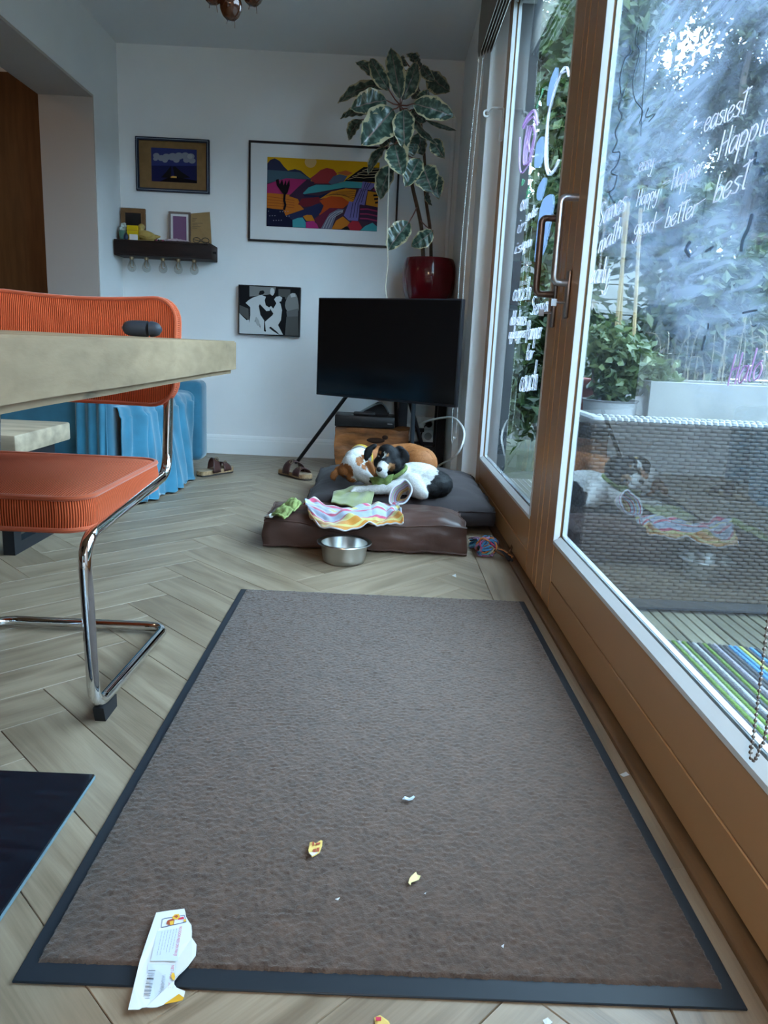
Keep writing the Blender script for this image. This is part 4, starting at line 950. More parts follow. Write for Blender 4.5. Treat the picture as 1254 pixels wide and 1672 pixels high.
# -- brown and white dog, asleep, curled behind
P1 = []
P1 += chain([(at(590, 746, 3.38), 0.052), (at(610, 752, 3.46), 0.066), (at(640, 753, 3.54), 0.082), (at(668, 753, 3.54), 0.088), (at(688, 757, 3.48), 0.078)], BR, 5)
P1 += [E_(at(684, 757, 3.42), (0.074, 0.06, 0.070), BR, 'Y', 0), S(at(640, 775, 3.42), (0.10, 0.08, 0.05), BR)]
P1 += chain([(at(590, 745, 3.36), 0.046), (at(578, 750, 3.30), 0.045)], WH, 4)
P1 += [E_(at(576, 757, 3.285), (0.050, 0.052, 0.046), WH, 'Y', 25), S(at(565, 767, 3.285), (0.036, 0.040, 0.036), WH), S(at(592, 759, 3.28), (0.027, 0.035, 0.030), WH)]
P1 += chain([(at(582, 766, 3.25), 0.037), (at(594, 777, 3.22), 0.030), (at(604, 784.5, 3.20), 0.024)], WH)
P1 += [S(at(577, 780, 3.25), (0.034, 0.03, 0.022), WH)]
P1 += [E_(at(552, 768, 3.30), (0.020, 0.012, 0.022), BR, 'Y', 35), E_(at(545, 776, 3.285), (0.018, 0.009, 0.025), BR, 'Y', 20)]
P1 += [E_(at(597, 752, 3.28), (0.016, 0.012, 0.030), BR, 'Y', -20), E_(at(605, 766, 3.255), (0.020, 0.010, 0.040), BR, 'Y', -14)]
S1 = [(at(562, 772, 3.20), at(562, 770, 3.33), 0.040, BR), (at(573, 786, 3.20), at(573, 784, 3.30), 0.016, BR), (at(587, 754, 3.20), at(587, 752, 3.30), 0.019, BR), (at(594, 764, 3.20), at(594, 764, 3.26), 0.012, BR),
      streak((564, 744), (582, 764), 3.24, 0.017, WH), streak((582, 764), (604, 786), 3.20, 0.020, WH)]
d1 = dog('dog', 'brown and white dog asleep, curled up behind the black and white one', P1, S1, (0.05, 3.45, 0.15), seed=9)
MB().ell(at(606, 785.5, 3.178), (0.010, 0.008, 0.008), 10).ob('nose', NOSE, d1)
MB().tube(smoothpath([at(562, 776, 3.248), at(568, 779, 3.236), at(574, 778.5, 3.228)], 4), 0.0022, 5).ob('closed_eye', NOSE, d1)
YEL = pm('yellow_collar', (0.50, 0.32, 0.04), 0.6); GRYB = pm('grey_collar_edge', (0.30, 0.30, 0.27), 0.6)
c1 = at(589, 746, 3.365); ax = (at(579, 752, 3.30)-at(590, 745, 3.38)).normalized(); u1 = ax.orthogonal().normalized(); v1 = ax.cross(u1)
for off, rr, mt, nm in ((-0.004, 0.0075, YEL, 'collar'), (0.010, 0.0045, GRYB, 'collar_edge')):
    MB().tube([c1+ax*off+(u1*math.cos(a)+v1*math.sin(a))*0.051 for a in [i*math.pi/16 for i in range(32)]], rr, 8, closed=True).ob(nm, mt, d1)
# ================================================================== towels
def towel_mat():
    mt = bpy.data.materials.new('striped_terry'); mt.use_nodes = True; nt = mt.node_tree; b = nt.nodes['Principled BSDF']; b.inputs['Roughness'].default_value = 0.95; b.inputs['Sheen Weight'].default_value = 0.3
    uv = _n(nt, 'ShaderNodeUVMap'); sp = _n(nt, 'ShaderNodeSeparateXYZ'); nt.links.new(uv.outputs[0], sp.inputs[0])
    Bl, Pk, Ye, Og, Wh = (0.27, 0.32, 0.42), (0.42, 0.045, 0.11), (0.44, 0.38, 0.12), (0.42, 0.17, 0.015), (0.45, 0.44, 0.46)
    st = [(0, Wh), (0.03, Pk), (0.10, Bl), (0.22, Ye), (0.30, Bl), (0.40, Wh), (0.44, Pk), (0.50, Bl), (0.66, Pk), (0.72, Ye), (0.82, Og), (0.90, Ye), (0.94, Og), (0.985, Wh)]
    nt.links.new(ramp(nt, sp.outputs['Y'], st, 'CONSTANT'), b.inputs['Base Color'])
    tc = _n(nt, 'ShaderNodeTexCoord'); n1 = _n(nt, 'ShaderNodeTexNoise'); n1.inputs['Scale'].default_value = 420; nt.links.new(tc.outputs['Object'], n1.inputs['Vector'])
    bp = _n(nt, 'ShaderNodeBump'); bp.inputs['Strength'].default_value = 0.6; bp.inputs['Distance'].default_value = 0.002; nt.links.new(n1.outputs['Fac'], bp.inputs['Height']); nt.links.new(bp.outputs[0], b.inputs['Normal']); return mt
TER = towel_mat()
def lerp(a, b, t): return a+(b-a)*t
# draped outline: rear and front edges given as points on the cushion top
tz = lambda x, y: (420+x/3.483, 760+y/3.483)
rear = smoothpath([onz(*tz(x, y), z) for x, y, z in ((262, 205, 0.165), (330, 185, 0.172), (420, 215, 0.168), (520, 225, 0.166), (610, 228, 0.168), (690, 205, 0.172), (760, 195, 0.176), (800, 200, 0.176))], 6)
front = smoothpath([onz(*tz(x, y), z) for x, y, z in ((300, 262, 0.155), (362, 330, 0.148), (440, 366, 0.140), (540, 345, 0.146), (640, 310, 0.158), (700, 300, 0.160), (770, 296, 0.160), (832, 300, 0.158))], 6)
def edge(L, u):
    f = u*(len(L)-1); i = min(int(f), len(L)-2); return L[i].lerp(L[i+1], f-i)
tw = thing('striped_towel', (-0.02, 2.85, 0.15), 'striped blue, pink and yellow terry towel crumpled on the brown cushion', 'towel')
def cloth(u, v):
    p = edge(rear, u).lerp(edge(front, u), v)
    p.z = 0.152 + 0.006 - 0.022*max(0, v-0.55)/0.45 + 0.008*math.sin(u*11+v*4) * (0.4+0.6*math.sin(v*3.1)) + 0.014*nz((u*6, v*4, 1)) + 0.006*nz((u*15, v*9, 6)) + 0.016*max(0, math.sin(u*13+3*math.sin(v*3)))**6
    if u > 0.62: p.z += 0.020*max(0, math.sin((u-0.62)*18))*math.sin(math.pi*min(1, v*1.2))
    return p
MB().grid(cloth, 120, 46, uv=True).ob('cloth', TER, tw, angle=180, solid=0.005)
hc = onz(*tz(815, 215), 0.165)
def hood(u, v):
    a = -0.5*math.pi + u*2*math.pi; r = 0.047*(1-0.62*v**1.5)*(1+0.10*math.sin(a*2+0.6)+0.05*math.sin(a*5)); dep = 0.070*v
    return hc + V((0.0, 0.0, 0.043)) + V((0.80*r*math.cos(a)*(1-0.25*math.sin(a))+0.012*math.sin(a)+0.02*v, dep+0.015*math.sin(a), r*1.05*math.sin(a)-0.022*v))
mb = MB().grid(hood, 40, 10, uv=True)
mb.ob('hood_loop', TER, tw, angle=180, solid=0.005)
MB().tube([hood(i/40, 0) for i in range(41)], 0.0034, 6).ob('hem', pm('towel_hem', (0.55, 0.60, 0.66), 0.9), tw)
GT = pm('green_terry', (0.16, 0.18, 0.05), 0.95, var=(14, 0.2), bump=(280, 0.7, 0.003), sheen=0.3)
gz = [onz(x, y, z) for x, y, z in ((548, 800, 0.165), (577, 786, 0.175), (612, 788, 0.18), (600, 825, 0.170), (545, 812, 0.160))]
def green(u, v):
    a = onz(545, 802, 0.160).lerp(onz(616, 784, 0.172), u); b = onz(541, 820, 0.155).lerp(onz(604, 830, 0.165), u)
    p = a.lerp(b, v); p.z += 0.0022*math.sin(u*16+v*2) + 0.007*nz((u*4, v*4, 4)) - 0.004; return p
tag(MB().grid(green, 50, 40).ob('green_towel', GT, None, angle=180, solid=0.006), 'olive green terry towel spread under the paw of the black and white dog', 'towel')
def green2(u, v):
    a = onz(478, 812, 0.150).lerp(onz(441, 841, 0.128), u); b = onz(494, 822, 0.160).lerp(onz(464, 847, 0.140), u)
    p = a.lerp(b, v); p.z += 0.014*math.sin(v*3.1)*abs(math.sin(u*7)) + 0.008*nz((u*8, v*5, 2)); return p
gl = thing('green_cloth', onz(450, 846), 'twisted light green cloth hanging over the left rim of the cushions', 'cloth')
MB().grid(green2, 40, 20).ob('cloth', pm('light_green_terry', (0.22, 0.27, 0.09), 0.95, var=(18, 0.25), bump=(280, 0.7, 0.003)), gl, angle=180, solid=0.006)
MB().tube(smoothpath([onz(443, 842, 0.128), onz(438, 843, 0.118), onz(432, 845, 0.10)], 4), [0.009, 0.008, 0.008, 0.007, 0.007, 0.006, 0.006, 0.004, 0.004][:9], 6).ob('white_tip', CAB, gl)
# ================================================================== steel bowl
bw = thing('dog_bowl', (-0.108, 2.60, 0), 'empty stainless steel dog bowl on the floor before the cushion', 'bowl')
bc_ = V((-0.108, 2.585, 0))
STL = pm('brushed_steel', (0.55, 0.55, 0.53), 0.28, 1.0, bump=(200, 0.05, 0.001), stretch=(1, 1, 8))
MB().lathe([(0, 0.001), (0.068, 0.001), (0.074, 0.004), (0.078, 0.02), (0.084, 0.066), (0.088, 0.071), (0.097, 0.0725), (0.0985, 0.0705), (0.097, 0.0745), (0.090, 0.0745), (0.083, 0.071), (0.0765, 0.022), (0.071, 0.007), (0, 0.006)], bc_, 48).ob('bowl_shell', STL, bw, angle=50)
MB().tube([bc_+V((0.0975*math.cos(a), 0.0975*math.sin(a), 0.0722)) for a in [i*math.pi/24 for i in range(48)]], 0.002, 6, closed=True).ob('rolled_rim', STL, bw)
# ================================================================== rope toy
rp = thing('rope_toy', (0.47, 2.86, 0), 'frayed knotted multicoloured rope toy beside the door threshold', 'rope toy')
RC = [pm('rope_%d' % i, c, 0.9) for i, c in enumerate([(0.05, 0.16, 0.30), (0.35, 0.05, 0.14), (0.45, 0.16, 0.05), (0.30, 0.16, 0.28), (0.02, 0.02, 0.025), (0.07, 0.24, 0.30), (0.30, 0.26, 0.20), (0.10, 0.045, 0.02)])]
rnd = random.Random(12); kc = onz(795, 893, 0.035)
for k in range(46):
    mt = RC[rnd.choice((0, 1, 2, 3, 4, 5, 6, 1, 0))]; ph = rnd.uniform(0, 6.28); tilt = rnd.uniform(-1, 1); R = rnd.uniform(0.022, 0.036)
    n_ = V((rnd.uniform(-1, 1), rnd.uniform(-1, 1), rnd.uniform(-1, 1))).normalized(); u_ = n_.orthogonal().normalized(); w_ = n_.cross(u_)
    pts = [kc + (u_*math.cos(ph+i*0.42)*1.25 + w_*math.sin(ph+i*0.42))*R*(1+0.08*math.sin(i*2.1)) + n_*0.006*math.sin(i) for i in range(10)]
    for p in pts: p.z = max(p.z, 0.005)
    MB().tube(smoothpath(pts, 2), 0.0042, 5).ob('strand', mt, rp)
for k in range(40):
    mt = RC[rnd.choice((0, 5, 4, 0, 3))]; e = onz(768+rnd.uniform(-4, 10), 890+rnd.uniform(-8, 12), 0.006)
    mid = kc.lerp(e, 0.55)+V((0, 0, rnd.uniform(0.005, 0.03)))
    MB().tube(smoothpath([kc+V((-0.02, 0, 0)), mid, e+V((0, 0, rnd.uniform(0, 0.025)))], 3), [0.003]*6+[0.0012], 4).ob('fringe', mt, rp)
for k in range(9):
    e = onz(834+rnd.uniform(-4, 5), 912+rnd.uniform(-4, 4), 0.01); mid = kc.lerp(e, 0.5)+V((rnd.uniform(-.012, .012), 0, 0.008))
    MB().tube(smoothpath([kc+V((0.02, -0.01, -0.01)), mid, e], 4), 0.0048, 5).ob('tail', RC[rnd.choice((7, 7, 4, 2))], rp)
MB().tube(smoothpath([onz(828, 905, 0.02), onz(834, 897, 0.03), onz(838, 882, 0.035)], 4), 0.0045, 5).ob('tail', RC[7], rp)
# ================================================================== torn paper and scraps
PAP = pm('paper_white', (0.60, 0.62, 0.64), 0.6, bump=(30, 0.1, 0.003))
INK = {k: flat('ink_'+k, c) for k, c in dict(red=(0.50, 0.04, 0.08), dark=(0.03, 0.03, 0.04), grey=(0.25, 0.27, 0.30), panel=(0.50, 0.56, 0.64), yellow=(0.65, 0.38, 0.04), brown=(0.30, 0.06, 0.03), blue=(0.10, 0.13, 0.22)).items()}
ZP = 0.0125
def pz(x, y, dz=0.0):
    px, py = 190+x/7.8375, 1460+y/7.8375
    z = ZP if py < 1598 else ZP-0.006*min(1, (py-1598)/40)
    return onz(px, py, z) + V((0, 0, dz))
wr_ = thing('torn_wrapper', pz(600, 900), 'torn white printed wrapper lying over the near edge of the brown mat', 'wrapper')
out = [(510,240),(690,212),(870,190),(885,240),(890,290),(925,350),(960,400),(968,480),(965,560),(1000,610),(1025,650),(1022,720),(1015,790),(965,860),(920,920),(870,975),(800,1040),(770,1075),(735,1120),(735,1150),(770,1200),(830,1225),(880,1245),(862,1330),(800,1295),(700,1360),(600,1420),(520,1450),(460,1455),(380,1450),(330,1455),(290,1480),(150,1482),(225,1170),(300,860),(405,545)]
mb = MB().poly([pz(x, y) for x, y in out], (0, 0, 1), 0.0006); mb.ob('paper', PAP, wr_, smooth=False)
MB().poly([pz(x, y, 0.001) for x, y in ((800,1290),(865,1335),(845,1370),(740,1395),(610,1420))], (0, 0, 1), 0.0006).ob('folded_corner', flat('wrapper_yellow', (0.55, 0.30, 0.02)), wr_, smooth=False)
def ink(pts, c, lvl=1): MB().poly([pz(x, y, 0.0006+0.00012*lvl) for x, y in pts], (0, 0, 1), 0.0001).ob('print', INK[c], wr_, smooth=False)
ink([(520,480),(810,440),(790,860),(440,860)], 'panel'); ink([(410,895),(760,900),(740,1180),(640,1390),(480,1395),(330,1390)], 'panel', 1)
ph = [(575,430),(585,330),(620,318),(870,275),(895,362),(580,432)]
for a, b in zip(ph, ph[1:]+ph[:1]):
    d = V((b[0]-a[0], b[1]-a[1])).normalized(); n_ = V((-d.y, d.x))*4; ink([(a[0]+n_.x, a[1]+n_.y), (b[0]+n_.x, b[1]+n_.y), (b[0]-n_.x, b[1]-n_.y), (a[0]-n_.x, a[1]-n_.y)], 'blue', 2)
ink([(640,385),(655,345),(720,320),(745,340),(735,400),(690,408)], 'brown', 3); ink([(680,360),(735,345),(730,395),(690,405)], 'yellow', 4); ink([(715,300),(745,268),(800,262),(815,300),(780,330),(730,330)], 'yellow', 4); ink([(735,295),(770,275),(795,290),(770,315)], 'brown', 5)
ink([(790,315),(860,295),(868,325),(790,335)], 'red', 3); ink([(860,335),(890,325),(893,360),(862,362)], 'yellow', 4)
ink([(712,1020),(740,1015),(752,1060),(745,1110),(715,1100),(700,1060)], 'yellow', 4)
def bar(a, b, w_, c, lvl=2):
    d = V((b[0]-a[0], b[1]-a[1])).normalized(); n_ = V((-d.y, d.x))*w_; ink([(a[0]+n_.x, a[1]+n_.y), (b[0]+n_.x, b[1]+n_.y), (b[0]-n_.x, b[1]-n_.y), (a[0]-n_.x, a[1]-n_.y)], c, lvl)
rnd = random.Random(4)
for k in range(6):
    x0, y0 = 775-38*k, 445+8*k; L = rnd.uniform(250, 320)
    s = 0
    while s < L:
        e = s+rnd.uniform(18, 60); ln = V((-0.21, 0.978)); bar((x0+ln.x*s, y0+ln.y*s), (x0+ln.x*min(e, L), y0+ln.y*min(e, L)), 2.6, 'grey'); s = e+8
for k, wd in enumerate((5, 2, 9, 4, 3, 12, 3, 2, 14, 4, 7, 2, 16, 3, 8, 4, 3, 6)):
    yy = 985+k*21; xx = 410-0.20*(yy-985); bar((xx, yy), (xx+88, yy+2), wd*0.62, 'grey' if k % 5 else 'dark')
def text_print(s, a, b, hgt, c, parent):
    cu = bpy.data.curves.new('t', 'FONT'); cu.body = s; cu.size = 1.0; cu.extrude = 0.0
    o = bpy.data.objects.new('t', cu); COL.objects.link(o); dg = bpy.context.evaluated_depsgraph_get(); me = bpy.data.meshes.new_from_object(o.evaluated_get(dg)); bpy.data.objects.remove(o)
    wmax = max(v.co.x for v in me.vertices); A, B = pz(*a, 0.0009), pz(*b, 0.0009); dx = (B-A)/wmax; dy = V((0, 0, 1)).cross(dx.normalized())*hgt
    for v in me.vertices: v.co = A + dx*v.co.x + dy*v.co.y
    me.materials.append(INK[c]); t = bpy.data.objects.new('print', me); COL.objects.link(t); adopt(t, parent)
text_print('NU DOOR MEER DEN PAN JE', (808, 420), (735, 800), 0.0052, 'red', wr_); text_print('NIET-VOORDOOR', (705, 920), (660, 1210), 0.0052, 'red', wr_); text_print('1A1U4598AJ0J', (590, 1035), (552, 1290), 0.006, 'grey', wr_)
def scrap(label, pts, mt, zlift=0.012, extra=()):
    c = onz(sum(p[0] for p in pts)/len(pts), sum(p[1] for p in pts)/len(pts), zlift)
    t = thing('paper_scrap', c, label, 'paper scrap', 'torn paper scraps on and around the mat')
    w_ = [onz(x, y, zlift) + V((0, 0, 0.002*abs(math.sin(i*1.7)))) for i, (x, y) in enumerate(pts)]
    MB().poly(w_, (0, 0, 1), 0.0006).ob('paper', mt, t, smooth=False)
    for p2, m2 in extra: MB().poly([onz(x, y, zlift)+V((0, 0, 0.0028)) for x, y in p2], (0, 0, 1), 0.0003).ob('print', m2, t, smooth=False)
sz = lambda L: [(480+x/5.225, 1280+y/5.225) for x, y in L]
YP = flat('scrap_yellow', (0.62, 0.44, 0.13)); 
scrap('yellow paper scrap with brown letters near the middle of the mat', sz([(135,500),(160,505),(185,512),(230,490),(243,492),(240,540),(215,600),(155,632),(128,600),(122,570)]), YP, extra=[(sz([(158,510),(172,508),(172,540),(158,540)]), INK['brown']), (sz([(185,520),(225,512),(222,528),(188,535)]), INK['brown']), (sz([(163,572),(188,566),(186,596),(162,598)]), INK['brown']), (sz([(195,562),(218,555),(214,590),(194,594)]), INK['brown']), (sz([(128,600),(205,598),(155,630)]), PAP)])
scrap('silver crumpled foil scrap lying at the centre of the mat', sz([(922,132),(945,115),(985,125),(1020,110),(1032,118),(1010,145),(980,150),(950,140)]), pm('foil', (0.55, 0.62, 0.68), 0.3, 0.5))
scrap('pale yellow paper scrap right of the lettered one', sz([(1000,785),(1040,762),(1052,780),(1080,795),(1065,825),(1030,840),(1000,850),(995,872),(975,855),(985,815)]), flat('scrap_pale', (0.62, 0.52, 0.25)))
scrap('tiny bluish paper flake near the near edge of the mat', sz([(350,985),(392,980),(375,998)]), PAP)
scrap('tiny white paper flake on the mat right of the yellow scrap', sz([(1110,935),(1128,937),(1122,945)]), PAP)
scrap('small white paper flake on the floor strip beside the door', [(1012,1265),(1022,1262),(1028,1266),(1018,1270)], PAP, 0.002)
scrap('red and yellow paper scrap on the floor at the bottom edge', [(611,1662),(620,1660),(634,1668),(640,1680),(614,1682)], YP, 0.002, extra=[([(613,1664),(622,1664),(622,1670),(614,1670)], INK['red'])])
scrap('white paper flake on the floor at the bottom edge', [(886,1666),(894,1664),(902,1670),(892,1680)], PAP, 0.002)
scrap('tiny white crumb of paper near the right front of the mat', [(818,1545),(823,1544),(822,1549)], PAP); 
scrap('white speck of paper on the floor by the front cushion', [(738,940),(744,938),(745,943)], PAP, 0.002)
# ================================================================== pictures on the back wall
YW = BY1
def quad_map(tl, tr, br, bl):
    """zoomed outline of a print -> its own (s, t) square"""
    def f(x, y):
        s = t = 0.5
        for _ in range(8):
            top = (tl[0]+(tr[0]-tl[0])*s, tl[1]+(tr[1]-tl[1])*s); bot = (bl[0]+(br[0]-bl[0])*s, bl[1]+(br[1]-bl[1])*s)
            t = (y-top[1])/(bot[1]-top[1])
            lx = tl[0]+(bl[0]-tl[0])*t; rx = tr[0]+(br[0]-tr[0])*t; s = (x-lx)/(rx-lx)
        return min(1, max(0, s)), min(1, max(0, t))
    return f
class Art:
    def __init__(s, parent, x0, x1, z0, z1, y, zoom): s.p = parent; s.r = (x0, x1, z0, z1); s.y = y; s.z = zoom; s.mb = MB(); s.mats = []; s.n = 0
    def add(s, pts, col, smooth=0):
        nm = 'print_%02d_%02d_%02d' % tuple(int(c*99) for c in col)
        mt = pm(nm, tuple(c*0.8 for c in col), 0.7, spec=0.08)
        if mt not in s.mats: s.mats.append(mt)
        if smooth: pts = [(p.x, p.y) for p in smoothpath([V((x, y, 0)) for x, y in pts], smooth, True)]
        x0, x1, z0, z1 = s.r; s.n += 1
        q = [s.z(x, y) for x, y in pts]; yy = s.y - 0.00012*s.n
        P = [V((x0+(x1-x0)*a, yy, z1-(z1-z0)*b)) for a, b in q]
        s.mb.poly(P, (0, -1, 0), 0.0001, s.mats.index(mt))
    def circ(s, c, r, col, ry=None): s.add([(c[0]+r*math.cos(i*math.pi/8), c[1]+(ry or r)*math.sin(i*math.pi/8)) for i in range(16)], col)
    def line(s, pts, w_, col):
        L = []; R = []
        for i, p in enumerate(pts):
            a = pts[max(0, i-1)]; b = pts[min(len(pts)-1, i+1)]; d = V((b[0]-a[0], b[1]-a[1])).normalized(); n_ = (-d.y*w_, d.x*w_)
            L.append((p[0]+n_[0], p[1]+n_[1])); R.append((p[0]-n_[0], p[1]-n_[1]))
        s.add(L+R[::-1], col)
    def done(s): return s.mb.ob('print', s.mats, s.p, smooth=False)
def frame(t, x0, x1, z0, z1, w_, d, mt, name='frame'):
    y1, y0 = YW-0.001, YW-d
    for lo, hi in (((x0, y0, z0), (x1, y1, z0+w_)), ((x0, y0, z1-w_), (x1, y1, z1)), ((x0, y0, z0+w_), (x0+w_, y1, z1-w_)), ((x1-w_, y0, z0+w_), (x1, y1, z1-w_))):
        MB().rbox(lo, hi, min(0.002, w_*0.3), 1).ob(name+'_bar', mt, t)
BFR = pm('black_frame', (0.010, 0.010, 0.012), 0.4); PAPM = pm('passepartout', (0.66, 0.66, 0.66), 0.8)
# -- colourful landscape poster
x0, x1, z0, z1 = -0.896, 0.052, 1.383, 1.977
t = thing('landscape_poster', (-0.42, YW, z0), 'large framed poster of a colourful stylised hill landscape', 'picture')
frame(t, x0, x1, z0, z1, 0.012, 0.022, BFR)
MB().box((x0+0.01, YW-0.010, z0+0.01), (x1-0.01, YW-0.002, z1-0.01)).ob('mount_board', PAPM, t, smooth=False)
A = Art(t, -0.780, -0.075, 1.478, 1.888, YW-0.0102, quad_map((175,208),(1090,245),(1082,812),(175,773)))
A.add([(175,208),(1090,245),(1082,812),(175,773)], (0.68, 0.36, 0.01))
A.add([(175,400),(1085,420),(1082,812),(175,773)], (0.06, 0.03, 0.05)); A.circ((527, 245), 48, (0.72, 0.47, 0.20))
A.add([(175,262),(200,232),(235,220),(275,240),(310,285),(345,318),(400,304),(450,318),(500,360),(535,385),(530,405),(175,420)], (0.035, 0.04, 0.085))
A.add([(175,312),(330,322),(440,330),(530,385),(400,382),(260,402),(175,422)], (0.07, 0.13, 0.17))
A.add([(525,378),(570,345),(610,310),(660,292),(715,305),(745,340),(725,380),(690,420),(555,420)], (0.36, 0.045, 0.05))
A.add([(740,332),(815,311),(872,332),(830,355)], (0.50, 0.13, 0.04)); A.add([(675,412),(715,360),(765,343),(830,357),(800,402),(700,428)], (0.085, 0.12, 0.20))
A.add([(805,398),(900,325),(960,283),(1090,288),(1090,408),(900,402)], (0.010, 0.010, 0.012))
for k in range(4): A.line([(830+40*k, 385-24*k), (900+30*k, 365-22*k), (960+20*k, 372-24*k), (1088, 362-22*k)], 2.5, (0.45, 0.36, 0.22))
A.add([(175,430),(260,400),(330,380),(500,388),(380,512),(175,500)], (0.42, 0.035, 0.15))
A.add([(175,500),(380,515),(430,550),(450,600),(480,632),(330,685),(300,640),(175,622)], (0.56, 0.16, 0.02))
for k in range(4): A.line([(180, 530+24*k), (270, 540+22*k), (400, 560+20*k)], 2, (0.30, 0.07, 0.02))
A.add([(355,525),(430,450),(500,388),(565,412),(545,432),(480,470),(470,512),(600,525),(440,552)], (0.05, 0.025, 0.055))
A.add([(470,510),(600,520),(720,478),(800,450),(830,462),(700,490),(620,540),(480,528)], (0.015, 0.02, 0.06))
A.add([(468,502),(515,452),(575,430),(700,430),(820,398),(960,408),(945,456),(800,452),(700,470),(600,490),(480,508)], (0.06, 0.30, 0.33))
A.add([(430,592),(460,545),(600,530),(625,570),(540,607),(480,612)], (0.17, 0.02, 0.03))
A.add([(605,548),(700,485),(820,458),(905,468),(885,560),(850,585),(700,530)], (0.58, 0.22, 0.02))
for k in range(5): A.line([(660+20*k, 520-4*k), (760+15*k, 490+8*k), (895, 482+18*k)], 1.8, (0.12, 0.05, 0.02))
A.add([(605,560),(700,522),(790,530),(855,575),(800,622),(690,620),(650,655),(615,690),(605,675),(640,600)], (0.48, 0.07, 0.015))
A.add([(330,688),(480,632),(590,585),(642,600),(620,655),(570,705),(500,735),(400,722)], (0.025, 0.03, 0.085))
A.add([(565,715),(690,620),(805,622),(690,700),(620,792)], (0.14, 0.02, 0.045))
A.add([(175,625),(310,637),(330,685),(390,722),(392,782),(175,773)], (0.010, 0.012, 0.035))
for k in range(14): A.circ((190+(k*53) % 180, 650+(k*37) % 110), 4, (0.3, 0.3, 0.36))
A.add([(388,722),(430,705),(470,700),(497,742),(497,786),(390,782)], (0.06, 0.32, 0.36)); A.add([(473,690),(505,678),(545,680),(572,732),(500,728)], (0.56, 0.20, 0.02)); A.add([(498,738),(560,727),(590,755),(605,792),(500,788)], (0.40, 0.03, 0.17))
A.add([(622,792),(660,720),(690,668),(760,628),(812,632),(750,675),(725,740),(712,796)], (0.17, 0.17, 0.24))
for k in range(3): A.line([(640+22*k, 790), (680+20*k, 700), (735+20*k, 655+6*k), (800, 640+6*k)], 2, (0.5, 0.5, 0.55))
A.add([(710,797),(745,725),(800,690),(858,738),(822,795)], (0.56, 0.18, 0.02)); A.add([(785,798),(830,770),(885,803)], (0.012, 0.012, 0.014)); A.add([(840,762),(880,725),(930,730),(962,782),(940,806),(862,803)], (0.38, 0.025, 0.04))
A.add([(985,592),(1000,480),(1088,492),(1084,612)], (0.56, 0.22, 0.02))
for k in range(3): A.line([(1045+8*k, 515+30*k), (1090, 512+30*k)], 8, (0.015, 0.010, 0.010))
A.add([(1040,470),(1088,435),(1088,490)], (0.33, 0.03, 0.12))
for q in ([(955,402),(1075,420),(1020,472),(945,460)], [(930,460),(998,472),(975,597),(880,575)], [(850,565),(942,582),(925,726),(850,722),(808,682)]):
    A.add(q, (0.18, 0.15, 0.38))
for k in range(3):
    A.line([(880+22*k, 575), (860+26*k, 700)], 2.5, (0.03, 0.03, 0.08)); A.line([(950+14*k, 468), (905+22*k, 575)], 2.5, (0.03, 0.03, 0.08)); A.line([(980+22*k, 410), (965+14*k, 460)], 2.5, (0.03, 0.03, 0.08))
A.add([(935,592),(1085,612),(1082,748),(928,720)], (0.045, 0.022, 0.05))
for k in range(3): A.line([(940, 630+38*k), (1000, 628+40*k), (1083, 645+40*k)], 6, (0.30, 0.035, 0.10))
A.add([(945,806),(985,768),(1045,740),(1082,772),(1082,812)], (0.06, 0.32, 0.36))
A.line([(322,510),(318,560),(328,600),(318,640)], 9, (0.012, 0.008, 0.012)); A.add([(300,500),(255,440),(248,395),(270,388),(280,430),(300,390),(312,440),(330,395),(335,440),(358,392),(362,440),(345,500),(325,520)], (0.012, 0.008, 0.012))
A.done()
# -- cloudy night picture
x0, x1, z0, z1 = -1.603, -1.141, 1.651, 1.968
t = thing('night_picture', (-1.37, YW, z0), 'small framed picture of white clouds over dark peaks on brown mount', 'picture')
NAV = pm('navy_frame', (0.012, 0.022, 0.045), 0.35)
frame(t, x0, x1, z0, z1, 0.020, 0.022, NAV); frame(t, x0+0.008, x1-0.008, z0+0.008, z1-0.008, 0.003, 0.0235, pm('silver_line', (0.35, 0.42, 0.50), 0.4, 0.5), 'inlay')
MB().box((x0+0.018, YW-0.010, z0+0.018), (x1-0.018, YW-0.002, z1-0.018)).ob('mount_board', pm('kraft_board', (0.20, 0.115, 0.045), 0.8, var=(30, 0.1)), t, smooth=False)
A = Art(t, -1.507, -1.222, 1.712, 1.908, YW-0.0102, quad_map((418,293),(782,312),(782,580),(424,566)))
A.add([(418,293),(782,312),(782,580),(424,566)], (0.035, 0.045, 0.17)); A.add([(424,440),(782,440),(782,580),(424,566)], (0.016, 0.018, 0.075))
for c, r in (((460,358),26),((500,378),30),((540,370),34),((590,368),38),((640,362),36),((690,360),34),((735,365),30),((745,400),28),((700,395),26),((620,395),26),((530,398),22),((455,385),20)): A.circ(c, r, (0.26, 0.28, 0.34), r*0.8)
A.circ((728,365), 21, (0.36, 0.38, 0.42))
A.add([(500,535),(540,490),(578,440),(580,500),(575,540)], (0.010, 0.008, 0.020)); A.add([(592,450),(610,445),(660,490),(730,535),(610,545)], (0.010, 0.008, 0.020)); A.add([(490,568),(560,535),(640,535),(782,560),(782,580)], (0.006, 0.005, 0.008))
A.add([(572,532),(590,522),(622,527),(622,540),(580,538)], (0.80, 0.45, 0.10)); A.done()
